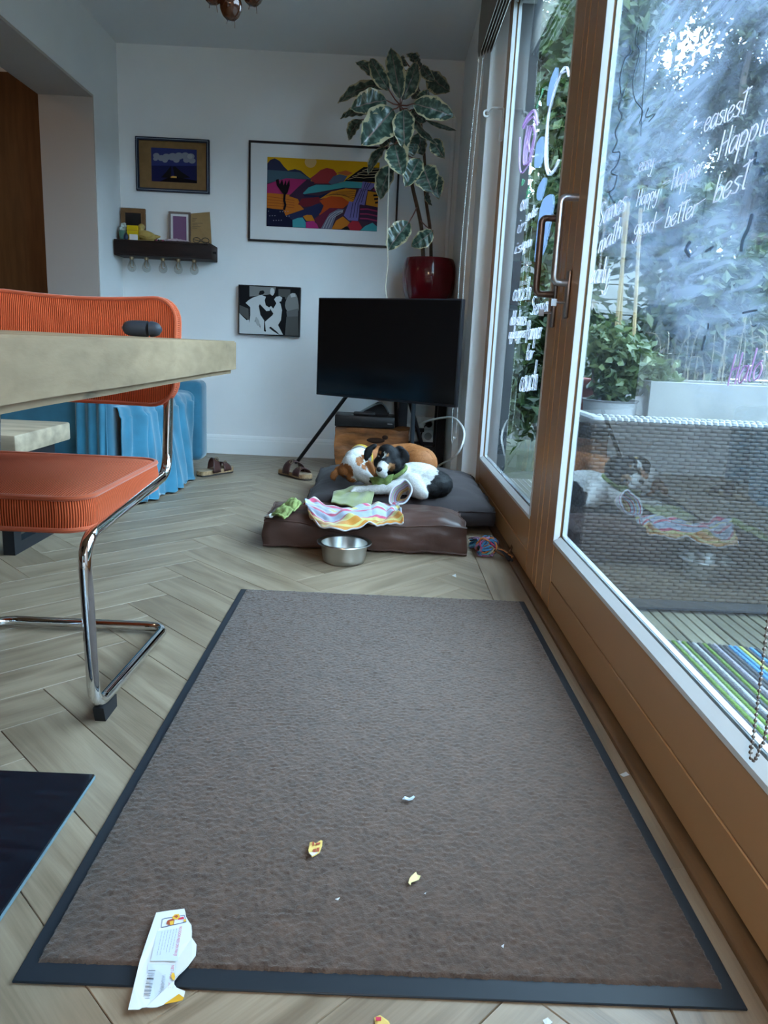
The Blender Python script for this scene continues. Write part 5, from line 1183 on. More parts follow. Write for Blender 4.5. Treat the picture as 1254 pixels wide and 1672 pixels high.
# -- black and white dance photograph
x0, x1, z0, z1 = -0.952, -0.551, 0.798, 1.110
t = thing('dance_photograph', (-0.75, YW, z0), 'black and white photograph of two dancing figures in a deep black frame', 'picture')
frame(t, x0, x1, z0, z1, 0.006, 0.045, BFR)
MB().box((x0+0.005, YW-0.041, z0+0.005), (x1-0.005, YW-0.002, z1-0.005)).ob('panel_core', BFR, t, smooth=False)
A = Art(t, x0+0.006, x1-0.006, z0+0.006, z1-0.006, YW-0.0412, quad_map((120,150),(1080,215),(1045,945),(115,865)))
D_, G1, G2, W_ = (0.018, 0.016, 0.016), (0.10, 0.10, 0.095), (0.24, 0.24, 0.23), (0.62, 0.64, 0.64)
A.add([(120,150),(1080,215),(1045,945),(115,865)], D_)
A.add([(280,160),(500,180),(700,190),(680,280),(560,300),(420,310),(280,320)], G2); A.add([(120,440),(260,500),(270,680),(120,560)], G1); A.add([(740,215),(930,228),(930,330),(850,380),(840,340),(740,330)], G1)
A.add([(840,470),(900,320),(1010,290),(1052,420),(1048,560),(960,600),(900,590)], G2, 3); A.add([(860,640),(1046,600),(1044,940),(830,925)], G1); A.add([(860,560),(1046,520),(1046,640),(870,640)], (0.15, 0.15, 0.145))
A.add([(118,560),(165,610),(230,672),(270,668),(280,760),(330,700),(400,700),(460,830),(530,860),(560,780),(640,850),(740,915),(500,900),(116,865)], W_)
A.add([(218,412),(270,370),(330,338),(430,308),(470,300),(540,330),(520,380),(535,455),(600,500),(600,540),(545,545),(440,435),(425,470),(450,600),(510,690),(500,860),(455,835),(440,740),(380,630),(350,720),(300,760),(262,815),(235,808),(275,720),(290,600),(290,478)], W_)
A.add([(620,205),(670,215),(672,280),(645,315),(610,285)], W_, 3); A.add([(425,290),(445,240),(500,232),(522,262),(500,290),(450,302)], D_)
A.add([(670,372),(700,335),(760,325),(800,350),(770,435),(792,540),(772,690),(725,765),(800,915),(745,912),(700,860),(610,785),(580,800),(575,840),(530,835),(522,705),(640,612),(655,585),(590,490),(620,472),(655,512),(705,432)], W_)
A.circ((770, 420), 16, D_); A.add([(365,660),(390,630),(430,690),(440,770),(400,760),(372,710)], (0.42, 0.43, 0.43)); A.add([(925,300),(960,285),(1005,292),(1015,340),(940,350)], (0.5, 0.5, 0.5))
A.done()
# ================================================================== lamp shelf with bulbs
DKW = pm('dark_shelf_wood', (0.012, 0.005, 0.004), 0.6, var=(8, 0.4), stretch=(1, 4, 4), bump=(30, 0.2, 0.003))
sh = thing('lamp_shelf', (-1.4, 4.95, 1.2), 'dark wooden beam shelf with five clear bulbs under it', 'shelf')
sy0 = 4.85; sx0 = at(183, 400, sy0).x; sx1 = at(345, 412, sy0).x; sz1 = at(250, 393, sy0).z; sz0 = at(250, 419, sy0).z
sx0 = max(sx0, -1.70)
MB().rbox((sx0, sy0, sz0), (sx1, YW, sz1), 0.004, 2).ob('beam', DKW, sh)
MB().rbox((sx0+0.003, sy0-0.004, sz0+0.002), (sx1-0.02, sy0, sz0+0.012), 0.002).ob('lower_lip', DKW, sh)
MB().rbox((sx0+0.003, sy0-0.004, sz1-0.012), (sx1-0.02, sy0, sz1-0.002), 0.002).ob('upper_lip', DKW, sh)
MB().tube([(sx1, sy0+0.05, sz0+0.045), (sx1+0.022, sy0+0.05, sz0+0.045)], 0.008, 10).ob('switch', BLK, sh)
def bulb_glass():
    mt = bpy.data.materials.new('bulb_glass'); mt.use_nodes = True; nt = mt.node_tree; nt.nodes.clear()
    out_ = _n(nt, 'ShaderNodeOutputMaterial'); tr = _n(nt, 'ShaderNodeBsdfTransparent'); gl_ = _n(nt, 'ShaderNodeBsdfGlossy'); tr.inputs[0].default_value = (0.86, 0.85, 0.82, 1); gl_.inputs['Roughness'].default_value = 0.03
    lw = _n(nt, 'ShaderNodeFresnel'); ge = _n(nt, 'ShaderNodeNewGeometry'); nt.links.new(math_node(nt, 'MULTIPLY_ADD', ge.outputs['Backfacing'], 1/1.5-1.5, 1.5), lw.inputs[0]); mx = _n(nt, 'ShaderNodeMixShader'); nt.links.new(math_node(nt, 'MULTIPLY_ADD', lw.outputs[0], 1.2, 0.04, clamp=True), mx.inputs[0]); nt.links.new(tr.outputs[0], mx.inputs[1]); nt.links.new(gl_.outputs[0], mx.inputs[2]); nt.links.new(mx.outputs[0], out_.inputs[0]); return mt
BG = bulb_glass(); BRS = pm('bulb_brass', (0.40, 0.32, 0.20), 0.35, 1.0); FIL = pm('filament', (0.35, 0.18, 0.06), 0.4, 0.5)
bprof = [(0.010, 0), (0.013, -0.010), (0.020, -0.024), (0.0265, -0.040), (0.0275, -0.052), (0.0235, -0.065), (0.013, -0.074), (0.0, -0.077)]
for k, px in enumerate((215, 239, 266, 291, 317)):
    p = at(px, 425, sy0+0.07); c = V((p.x, sy0+0.07, sz0))
    b = MB().lathe([(0, 0), (0.0135, 0), (0.0135, -0.016), (0.0105, -0.018)], c, 14).ob('lamp_socket', BRS, sh)
    g = MB().lathe([(r, z-0.015) for r, z in bprof], c, 18).ob('bulb', BG, sh)
    f = MB().tube(smoothpath([c+V((-0.006, 0, -0.02)), c+V((-0.011, 0, -0.05)), c+V((0, 0.004, -0.066)), c+V((0.011, 0, -0.05)), c+V((0.006, 0, -0.02))], 4), 0.0016, 5).ob('filament', FIL, g)
# things on the shelf
ST = sz1 + 0.0005
fz = lambda x, y, yy: at(160+x/6.27, 320+y/6.27, yy)
def box_xz(a, b, y0, y1): return (min(a.x, b.x), y0, min(a.z, b.z)), (max(a.x, b.x), y1, max(a.z, b.z))
def photo_frame(label, tl, br, y, w_, fm, inner, inner_name, mount=None):
    a, b = fz(*tl, y), fz(*br, y); x0, x1, z1_ = a.x, b.x, a.z
    t = thing('photo_frame', ((x0+x1)/2, y, ST), label, 'photo frame')
    for lo, hi in (((x0, y, ST), (x1, y+0.016, ST+w_)), ((x0, y, z1_-w_), (x1, y+0.016, z1_)), ((x0, y, ST+w_), (x0+w_, y+0.016, z1_-w_)), ((x1-w_, y, ST+w_), (x1, y+0.016, z1_-w_))): MB().rbox(lo, hi, 0.002, 1).ob('frame_bar', fm, t)
    iw = w_
    if mount: MB().box((x0+w_, y+0.006, ST+w_), (x1-w_, y+0.012, z1_-w_)).ob('mount_board', mount, t, smooth=False); iw = w_+0.014
    MB().box((x0+iw, y+0.004 if mount else y+0.006, ST+iw), (x1-iw, y+0.010, z1_-iw)).ob(inner_name, inner, t, smooth=False)
    return t
photo_frame('brown wooden frame with a dark picture at the left end of the shelf', (228, 118), (488, 440), 4.98, 0.028, pm('oak_frame', (0.15, 0.075, 0.03), 0.5, var=(20, 0.2)), pm('dark_print', (0.010, 0.008, 0.008), 0.4, var=(20, 0.6)), 'dark_picture')
photo_frame('silver frame with a plain purple card on the shelf', (720, 155), (948, 470), 4.985, 0.013, pm('pewter_frame', (0.20, 0.17, 0.16), 0.4, 0.5), pm('purple_card', (0.175, 0.085, 0.165), 0.8), 'purple_card', PAPM)
kc_ = thing('kraft_card', (-1.2, 4.99, ST), 'brown kraft card with handwriting leaning at the right end of the shelf', 'card')
KR = pm('kraft_card_paper', (0.27, 0.165, 0.07), 0.85, var=(20, 0.06))
pts = [fz(950, 180, 4.97), fz(1145, 165, 5.015), fz(1165, 500, 5.0), fz(950, 470, 4.965)]
pts[2].z = pts[3].z = ST
MB().poly(pts, (0, -1, 0), 0.002).ob('card', KR, kc_, smooth=False)
for k in range(7):
    a = fz(965, 232+16*k, 4.965); L = (50, 40, 25, 110, 60, 90, 55)[k]; b = fz(965+L, 230+17*k, 4.966)
    MB().tube([a+V((0, -0.001, 0)), a.lerp(b, .5)+V((0, -0.003, 0.001)), b+V((0, -0.004, 0))], 0.0009, 4).ob('ink_line', INK['dark'], kc_)
dk = thing('duck_figurine', fz(500, 440, 4.93), 'yellow duck figurine facing left on the shelf', 'figurine')
DY = pm('duck_yellow', (0.38, 0.27, 0.08), 0.5, var=(30, 0.15)); yy = 4.92
b0 = fz(500, 410, yy); h0 = fz(445, 318, yy)
mb = MB(); mb.ell(b0, (0.062, 0.035, 0.032), 16, mat=Matrix.Rotation(math.radians(12), 3, 'Y')); mb.ob('duck_body', DY, dk)
MB().tube(smoothpath([b0+V((-0.035, 0, 0.012)), fz(448, 365, yy), h0], 4), [0.024, 0.022, 0.02, 0.018, 0.017, 0.016, 0.016, 0.016, 0.016], 12).ob('duck_neck', DY, dk)
MB().ell(h0, (0.022, 0.019, 0.020), 14).ob('duck_head', DY, dk)
MB().tube([fz(428, 328, yy), fz(405, 336, yy)], [0.007, 0.003], 8).ob('duck_bill', pm('duck_bill', (0.22, 0.09, 0.03), 0.5), dk)
MB().ell(b0+V((0.008, -0.030, 0.004)), (0.040, 0.008, 0.018), 12).ob('duck_wing', DY, dk)
MB().tube([b0+V((0.05, 0, -0.004)), b0+V((0.085, 0, 0.0))], [0.016, 0.004], 8).ob('duck_tail', DY, dk)
MB().rbox(V((b0.x-0.045, yy-0.025, ST)), V((b0.x+0.045, yy+0.025, max(ST+0.006, b0.z-0.026))), 0.002).ob('duck_base', DY, dk)
yb = thing('yellow_box', fz(360, 400, 4.90), 'small bright yellow carton in front of the wooden frame', 'box')
lo, hi = box_xz(fz(298, 300, 4.90), fz(415, 440, 4.90), 4.89, 4.925); lo = (lo[0], lo[1], ST)
MB().rbox(lo, hi, 0.002, 1).ob('carton', pm('carton_yellow', (0.55, 0.38, 0.0), 0.5), yb); MB().box((lo[0]+0.001, 4.8892, hi[2]-0.03), (hi[0]-0.001, 4.8898, hi[2]-0.028)).ob('lid_seam', INK['brown'], yb, smooth=False)
cw = thing('white_card', fz(365, 420, 4.88), 'small blank white card standing before the yellow carton', 'card')
lo, hi = box_xz(fz(322, 390, 4.875), fz(407, 445, 4.875), 4.874, 4.878); MB().box((lo[0], lo[1], ST), hi).ob('card', PAPM, cw, smooth=False); MB().box((lo[0], 4.878, ST), (hi[0], 4.884, ST+0.004)).ob('card_foot', PAPM, cw, smooth=False)
cup = thing('green_cup', fz(220, 390, 4.94), 'small sea green cup holding white flowers at the shelf corner', 'cup')
cc = fz(222, 390, 4.93); cc.x = max(cc.x, -1.66)
MB().lathe([(0, 0), (0.026, 0), (0.031, 0.02), (0.034, 0.058), (0.031, 0.058), (0.028, 0.02), (0, 0.006)], (cc.x, 4.93, ST), 18).ob('cup_body', pm('sea_green', (0.09, 0.20, 0.15), 0.4), cup)
fl = MB()
for k in range(14): fl.ell((cc.x+random.uniform(-.018, .022), 4.93+random.uniform(-.018, .018), ST+0.06+random.uniform(0, .04)), (0.011, 0.011, 0.009), 8)
fl.ob('white_flowers', pm('petal_white', (0.5, 0.55, 0.52), 0.7), cup)
eg = thing('blue_egg', fz(292, 400, 4.9), 'dark blue egg-shaped ornament between cup and carton', 'ornament')
e0 = fz(293, 402, 4.90); MB().lathe([(0, 0), (0.012, 0.001), (0.019, 0.012), (0.018, 0.028), (0.011, 0.042), (0, 0.047)], (e0.x, 4.90, ST), 16).ob('egg', pm('egg_blue', (0.03, 0.045, 0.09), 0.4), eg); MB().lathe([(0.009, 0), (0.013, 0), (0.013, 0.003)], (e0.x, 4.90, ST), 12).ob('egg_ring', BLK, eg)
lc = thing('lace_cloth', fz(770, 455, 4.93), 'crumpled pale pink lace cloth before the purple card', 'cloth')
def lace(u, v):
    a = fz(640+300*u, 460+15*u, 4.9); return V((a.x, 4.88+0.06*v, ST+0.004+0.016*math.sin(v*3.14)*math.sin(u*3.14)+0.004*nz((u*14, v*6, 2))+0.004))
MB().grid(lace, 40, 10).ob('lace', pm('lace_pink', (0.42, 0.33, 0.36), 0.9, bump=(200, 0.5, 0.002)), lc, angle=180, solid=0.002)
tb2 = thing('beaded_bracelet', fz(620, 450, 4.89), 'dark beaded bracelet lying on the shelf beside the duck', 'bracelet')
b0 = fz(625, 448, 4.88)
for k in range(12): MB().ell((b0.x+0.028*math.cos(k*math.pi/6), 4.89+0.018*math.sin(k*math.pi/6), ST+0.006), (0.006, 0.006, 0.006), 8).ob('bead', RC[(4, 7, 1)[k % 3]], tb2)
sg = thing('sunglasses', fz(1070, 470, 4.9), 'folded dark glasses at the right end of the shelf', 'glasses')
s0 = fz(1010, 470, 4.88)
for dx in (0.0, 0.055): MB().tube([(s0.x+dx+0.022*math.cos(a), 4.88+0.0, ST+0.019+0.016*math.sin(a)) for a in [i*math.pi/6 for i in range(12)]], 0.0022, 6, closed=True).ob('rim', BLK, sg)
MB().tube([(s0.x+0.022, 4.88, ST+0.022), (s0.x+0.033, 4.88, ST+0.022)], 0.002, 6).ob('bridge', BLK, sg); MB().tube([(s0.x-0.02, 4.885, ST+0.022), (s0.x+0.08, 4.90, ST+0.006)], 0.002, 6).ob('temple', BLK, sg)
# ================================================================== rubber plant in its red pot on a black stand
ps = thing('plant_stand', (0.265, 4.84, 0), 'tall black metal plant stand behind the television', 'plant stand')
px0, px1, py0, py1, pt = 0.115, 0.415, 4.67, 4.955, 1.045
MB().rbox((px0, py0, pt-0.02), (px1, py1, pt), 0.003).ob('shelf_top', BLK, ps)
for xx in (px0+0.028, px1-0.028):
    for yy in (py0+0.028, py1-0.028): MB().rbox((xx-0.027, yy-0.027, 0), (xx+0.027, yy+0.027, pt-0.02), 0.003).ob('leg', BLK, ps)
for yy in (py0+0.028, py1-0.028): MB().box((px0+0.05, yy-0.012, 0.13), (px1-0.05, yy+0.012, 0.155)).ob('stretcher', BLK, ps, smooth=False)
pl = thing('potted_rubber_plant', (0.265, 4.84, pt), 'variegated rubber plant in a glossy dark red pot', 'plant')
pcx, pcy = 0.263, 4.813
REDP = pm('red_glaze', (0.115, 0.004, 0.009), 0.18, var=(5, 0.25), coat=0.6)
MB().lathe([(0, 0), (0.125, 0), (0.138, 0.012), (0.155, 0.06), (0.166, 0.12), (0.168, 0.17), (0.162, 0.215), (0.150, 0.250), (0.147, 0.258), (0.140, 0.256), (0.150, 0.21), (0.152, 0.16), (0.13, 0.1)], (pcx, pcy, pt), 40).ob('pot', REDP, pl, angle=60)
MB().lathe([(0, 0.235), (0.147, 0.232)], (pcx, pcy, pt), 24).ob('soil', pm('potting_soil', (0.03, 0.02, 0.015), 0.95, bump=(60, 0.6, 0.01)), pl)
STM = pm('plant_stem', (0.085, 0.055, 0.035), 0.7, var=(20, 0.3), bump=(50, 0.3, 0.004)); PET = pm('petiole', (0.17, 0.07, 0.05), 0.6)
lz = lambda x, y, yy: at(530+x/3.8, 60+y/3.8, yy)
hub = lz(470, 425, 4.42)
stem1 = smoothpath([V((0.225, 4.82, pt+0.22)), lz(600, 1180, 4.74), lz(545, 930, 4.65), lz(505, 700, 4.56), lz(480, 520, 4.46), hub], 6)
stem2 = smoothpath([V((0.275, 4.84, pt+0.22)), lz(655, 1200, 4.78), lz(625, 980, 4.72), lz(620, 760, 4.68), lz(600, 560, 4.6), lz(590, 380, 4.6), lz(560, 220, 4.6)], 6)
for s_, r0 in ((stem1, 0.013), (stem2, 0.011)):
    MB().tube(s_, [r0*(1-0.5*i/len(s_)) for i in range(len(s_))], 8).ob('stem', STM, pl)
def leaf_material():
    mt = bpy.data.materials.new('variegated_leaf'); mt.use_nodes = True; nt = mt.node_tree; b = nt.nodes['Principled BSDF']; b.inputs['Roughness'].default_value = 0.28
    uv = _n(nt, 'ShaderNodeUVMap'); sp = _n(nt, 'ShaderNodeSeparateXYZ'); nt.links.new(uv.outputs[0], sp.inputs[0])
    oi = _n(nt, 'ShaderNodeObjectInfo')
    ad_ = _n(nt, 'ShaderNodeVectorMath', operation='ADD'); sl = _n(nt, 'ShaderNodeVectorMath', operation='SCALE'); sl.inputs[0].default_value = (9, 5, 3); nt.links.new(oi.outputs['Random'], sl.inputs['Scale']); nt.links.new(uv.outputs[0], ad_.inputs[0]); nt.links.new(sl.outputs[0], ad_.inputs[1])
    mp = _n(nt, 'ShaderNodeMapping'); mp.inputs['Scale'].default_value = (9, 3.2, 1); nt.links.new(ad_.outputs[0], mp.inputs[0])
    n1 = _n(nt, 'ShaderNodeTexNoise'); n1.inputs['Scale'].default_value = 1.3; n1.inputs['Detail'].default_value = 4; nt.links.new(mp.outputs[0], n1.inputs['Vector'])
    av = math_node(nt, 'ABSOLUTE', math_node(nt, 'MULTIPLY_ADD', sp.outputs['Y'], 2.0, -1.0))
    tip = math_node(nt, 'POWER', sp.outputs['X'], 6.0)
    e = math_node(nt, 'ADD', math_node(nt, 'MAXIMUM', av, tip), math_node(nt, 'MULTIPLY_ADD', n1.outputs['Fac'], 0.75, -0.375))
    greens = ramp(nt, n1.outputs['Fac'], [(0.30, (0.012, 0.030, 0.024)), (0.50, (0.028, 0.062, 0.045)), (0.62, (0.10, 0.15, 0.12))])
    cm = _n(nt, 'ShaderNodeMix', data_type='RGBA'); nt.links.new(ramp(nt, e, [(0.80, (0,)*3), (0.83, (1,)*3)]), cm.inputs[0]); nt.links.new(greens, cm.inputs[6]); cm.inputs[7].default_value = (0.40, 0.35, 0.21, 1)
    rib = _n(nt, 'ShaderNodeMix', data_type='RGBA'); nt.links.new(ramp(nt, av, [(0.03, (1,)*3), (0.06, (0,)*3)]), rib.inputs[0]); nt.links.new(cm.outputs[2], rib.inputs[6]); rib.inputs[7].default_value = (0.20, 0.14, 0.13, 1)
    nt.links.new(rib.outputs[2], b.inputs['Base Color'])
    w_ = _n(nt, 'ShaderNodeTexWave', wave_type='BANDS', bands_direction='X'); w_.inputs['Scale'].default_value = 3.0; w_.inputs['Distortion'].default_value = 1.0; nt.links.new(uv.outputs[0], w_.inputs['Vector'])
    bp = _n(nt, 'ShaderNodeBump'); bp.inputs['Strength'].default_value = 0.12; bp.inputs['Distance'].default_value = 0.004; nt.links.new(w_.outputs['Fac'], bp.inputs['Height']); nt.links.new(bp.outputs[0], b.inputs['Normal'])
    return mt
LEAFM = leaf_material()
def big_leaf(base, tip, wpx, stem_pt, tilt=0.0, curl=0.02, seed=0):
    l = tip-base; L = l.length; W = wpx/3.8/1210*base.y*0.5
    view = (CAM - (base+tip)/2).normalized()
    n_ = (view - l*(view.dot(l)/(L*L))).normalized(); sd = l.normalized().cross(n_)
    if tilt: R = Matrix.Rotation(tilt, 3, l.normalized()); n_ = R @ n_; sd = R @ sd
    def fn(u, v):
        s = u; tt = v*2-1
        prof = (math.sin(math.pi*min(1, s)**0.85)**0.72) if 0 < s < 1 else 0
        if s > 0.93: prof *= max(0.0, (1-s)/0.07)**0.6*0.75+0.0
        wv = 1+0.05*math.sin(s*20+seed)
        p = base + l*s + sd*(W*prof*tt*wv)
        p += n_*(W*prof*0.30*abs(tt)**1.3 + curl*math.sin(math.pi*s) - 0.6*curl*s*s + 0.004*math.sin(s*23+tt*3+seed))
        return p
    MB().grid(fn, 22, 12, uv=True).ob('leaf', LEAFM, pl, angle=180)
    mid = stem_pt.lerp(base, 0.5) + V((0, 0, -0.006))
    MB().tube([stem_pt, mid, base, base.lerp(tip, 0.06)], [0.004, 0.0035, 0.003, 0.0022], 6).ob('petiole', PET, pl)
near, mid_, back = 4.36, 4.46, 4.60
LV = [((470,385),(410,60),108,near,.05,0), ((482,392),(578,150),100,4.44,.04,.3), ((402,335),(278,128),88,near,.03,-.2), ((335,270),(195,150),84,4.56,-.02,.7),
      ((385,395),(160,445),140,near,-.05,.35), ((345,290),(78,405),95,4.55,.02,.8), ((255,480),(95,500),75,4.58,.03,.9), ((425,450),(228,674),185,near,-.06,0), ((492,452),(495,698),128,near,-.05,.1),
      ((512,445),(694,672),66,4.38,-.05,.9), ((550,415),(808,497),125,near,-.04,-.25), ((600,180),(682,278),62,4.5,-.02,.3), ((640,215),(776,345),125,4.58,.03,.5), ((560,170),(515,100),80,4.62,.02,.8),
      ((575,390),(650,335),75,4.5,-.02,.4), ((632,520),(822,586),26,4.5,.02,.2), ((600,590),(605,738),135,4.55,.03,.7), ((672,640),(740,752),84,4.5,-.05,.1), ((435,665),(482,858),140,4.36,-.07,.1),
      ((592,758),(500,932),112,4.44,-.05,.2), ((612,805),(672,968),150,4.47,-.05,.1), ((690,858),(706,1004),92,4.52,-.05,.1), ((425,790),(338,1012),125,4.52,.03,.6), ((375,685),(264,852),72,4.52,.02,.7),
      ((525,1148),(388,1326),128,4.48,-.02,.25), ((672,1205),(538,1305),100,4.42,.02,-.2), ((228,515),(145,640),84,4.56,.02,.7), ((395,600),(345,682),95,4.46,.02,.3), ((440,560),(425,664),80,4.44,.0,.3),
      ((480,120),(505,185),60,4.52,.0,.6), ((545,450),(625,530),100,4.48,-.02,.3), ((590,330),(540,380),110,4.56,.0,.5), ((425,180),(400,300),60,4.6,.0,.7), ((560,660),(545,740),70,4.5,0,.2), ((580,110),(600,190),60,4.64,0,.8),
      ((310,240),(350,330),70,4.6,0,.8), ((640,960),(660,1050),40,4.66,0,.6)]
allst = stem1+stem2
for i, (b, tpt, w_, dep, dz, tl) in enumerate(LV):
    B_ = lz(*b, dep); T_ = lz(*tpt, dep+dz)
    sp_ = min(allst, key=lambda p: (p-B_).length)
    big_leaf(B_, T_, w_, sp_, tl, 0.016, i*1.7)
# ---- thin string hanging from the plant down behind the television
cdm = MB().tube(smoothpath([lz(402, 660, 4.5), lz(398, 900, 4.45), lz(388, 1200, 4.42), lz(392, 1400, 4.38), lz(378, 1550, 4.34), lz(390, 1640, 4.32)], 8), 0.0028, 6)
tag(cdm.ob('hanging_string', pm('cream_string', (0.55, 0.48, 0.36), 0.9)), 'thin cream string hanging from the plant behind the television', 'string')
# ================================================================== amber glass ceiling lamp
cl = thing('cluster_lamp', (-0.40, 1.95, 1.6), 'cluster pendant lamp of amber glass drops at the top of the picture', 'lamp')
AMB = pm('amber_glass', (0.055, 0.017, 0.006), 0.06, 0.35, coat=0.8); WIR = pm('lamp_wire', (0.10, 0.07, 0.05), 0.4, 0.8)
rose = V((-0.395, 1.97, ZC))
MB().lathe([(0, 0), (0.06, 0), (0.055, -0.02), (0, -0.025)], rose, 20).ob('ceiling_rose', BRZ, cl); MB().tube([rose, (-0.395, 1.97, 1.70)], 0.004, 6).ob('cable', BLK, cl)
for k, (px, py, yy, r) in enumerate(((377, 10, 1.95, 0.0265), (348, -16, 1.93, 0.026), (413, -14, 1.97, 0.027), (380, -60, 2.0, 0.026), (352, -75, 1.98, 0.026), (408, -78, 1.92, 0.026))):
    c = at(px, py, yy)
    g = MB().lathe([(0, -1.18*r), (0.35*r, -1.12*r), (0.7*r, -0.82*r), (0.95*r, -0.3*r), (1.0*r, 0.1*r), (0.85*r, 0.65*r), (0.5*r, 1.15*r), (0.25*r, 1.4*r), (0.2*r, 1.6*r)], c, 24).ob('glass_drop', AMB, cl)
    MB().tube(smoothpath([c+V((0, 0, 1.5*r)), (c+V((-0.395, 1.97, 1.70)))*0.5+V((0, 0, 0.02)), V((-0.395, 1.97, 1.70))], 4), 0.0022, 5).ob('wire', WIR, g)
    for s in (-1, 1):
        MB().tube([c+V((s*0.3*r, 0, -1.12*r)), c+V((s*0.36*r, 0, -1.12*r-0.012-0.004*s))], 0.0009, 4).ob('pin', WIR, g)
# ================================================================== warm kitchen pendant behind the camera
kl = thing('kitchen_pendant', (-0.35, -0.95, 1.95), 'warm white pendant lamp hanging in the kitchen behind', 'lamp')
MB().lathe([(0.02, 0.16), (0.05, 0.155), (0.12, 0.08), (0.17, 0.0), (0.165, 0.0), (0.115, 0.075), (0.045, 0.148)], (-0.35, -0.95, 1.95), 28).ob('shade', pm('pendant_shade', (0.55, 0.5, 0.42), 0.5), kl, angle=60)
MB().tube([(-0.35, -0.95, 2.1), (-0.35, -0.95, ZC)], 0.004, 6).ob('cable', BLK, kl)
eb = bpy.data.materials.new('warm_bulb'); eb.use_nodes = True; pb = eb.node_tree.nodes['Principled BSDF']; pb.inputs['Emission Color'].default_value = (1.0, 0.58, 0.25, 1); pb.inputs['Emission Strength'].default_value = 30
MB().ell((-0.35, -0.95, 2.0), (0.035, 0.035, 0.045), 16).ob('bulb', eb, kl)
ld = bpy.data.lights.new('kitchen_bulb_light', 'POINT'); ld.energy = 28; ld.color = (1.0, 0.62, 0.32); ld.shadow_soft_size = 0.06
lo_ = bpy.data.objects.new('kitchen_bulb_light', ld); COL.objects.link(lo_); lo_.location = (-0.35, -0.95, 1.93)

# unseen hallway lamp, added to warm the jamb and soffit
def point(name, loc, w_, col, size):
    l = bpy.data.lights.new(name, 'POINT'); l.energy = w_; l.color = col; l.shadow_soft_size = size
    o = bpy.data.objects.new(name, l); COL.objects.link(o); o.location = loc
hl = thing('hallway_fill_lamp', (-2.65, 2.6, ZC), 'unseen round lamp added in the hallway to warm the jamb and soffit', 'lamp')
MB().lathe([(0.0, 0), (0.15, 0), (0.15, -0.03)], (-2.65, 2.6, ZC), 24).ob('base', WHITE, hl); MB().lathe([(0.145, -0.03), (0.13, -0.07), (0.0, -0.085)], (-2.65, 2.6, ZC), 24).ob('diffuser', pm('opal', (0.8, 0.75, 0.65), 0.4), hl)
point('hallway_fill_light', (-2.65, 2.6, ZC-0.16), 5, (1.0, 0.68, 0.42), 0.12)
# ================================================================== garden outside
ZD = -0.05
struct(MB().box((0.66, -8, -0.4), (16, 18, -0.14)).ob('ground', pm('garden_soil', (0.045, 0.048, 0.025), 0.95, var=(2, 0.5), bump=(20, 0.5, 0.02)), smooth=False))
DKM = plank_mat('deck_wood', (0.05, 0.045, 0.03), (0.085, 0.077, 0.052), (0.12, 0.11, 0.075))
deck = struct(MB().box((0.66, -1.0, -0.14), (3.6, 4.9, -0.082)).ob('deck_floor', pm('deck_under', (0.02, 0.02, 0.015), 0.9), smooth=False))
def deck_board_mesh():
    prof = [(-0.07, -0.03), (-0.07, -0.002)]
    for k in range(4):
        c = -0.0525+0.035*k
        prof += [(c-0.0145, 0.0), (c+0.0125, 0.0), (c+0.0145, -0.004), (c+0.0175, -0.004)] if k < 3 else [(c-0.0145, 0.0), (c+0.0155, 0.0)]
    prof += [(0.07, -0.002), (0.07, -0.03)]
    n = len(prof); L = 2.9
    return MB().add([(s*L, x, z) for s in (-1, 1) for x, z in prof], [(i, i+1, n+i+1, n+i) for i in range(n-1)]+[tuple(range(n)), tuple(range(2*n-1, n-1, -1))]).mesh('deck_board')
dbm = deck_board_mesh()
for k in range(20):
    o = put(dbm, 'deck_board', DKM, deck); o.location = (0.74+0.146*k, 1.95, ZD); o.rotation_euler = (0, 0, math.pi/2)
# ---- striped outdoor mat
om = thing('striped_mat', (0.9, 1.5, ZD), 'green, grey and blue striped outdoor mat on the deck', 'mat')
SC = dict(w=(0.20, 0.20, 0.20), d=(0.028, 0.03, 0.033), g=(0.06, 0.11, 0.014), b=(0.033, 0.12, 0.23), y=(0.20, 0.22, 0.055), l=(0.16, 0.15, 0.175))
x = 0.70; xe = 1.13
for k, c in enumerate('wdwdwdwdggwgdgwgdwdgdlddbbydbd'):
    w_ = 0.0145; nm = {'w': 'mat_white', 'd': 'mat_dark', 'g': 'mat_green', 'b': 'mat_blue', 'y': 'mat_yellow', 'l': 'mat_lilac'}[c]
    mt = pm(nm, SC[c], 0.95, var=(120, 0.4), bump=(260, 0.9, 0.004))
    MB().rbox((x, 0.80, ZD+0.0005), (x+w_, 2.085-0.06*(k/30.), ZD+0.011), 0.004, 1).ob('stripe', mt, om); x += w_
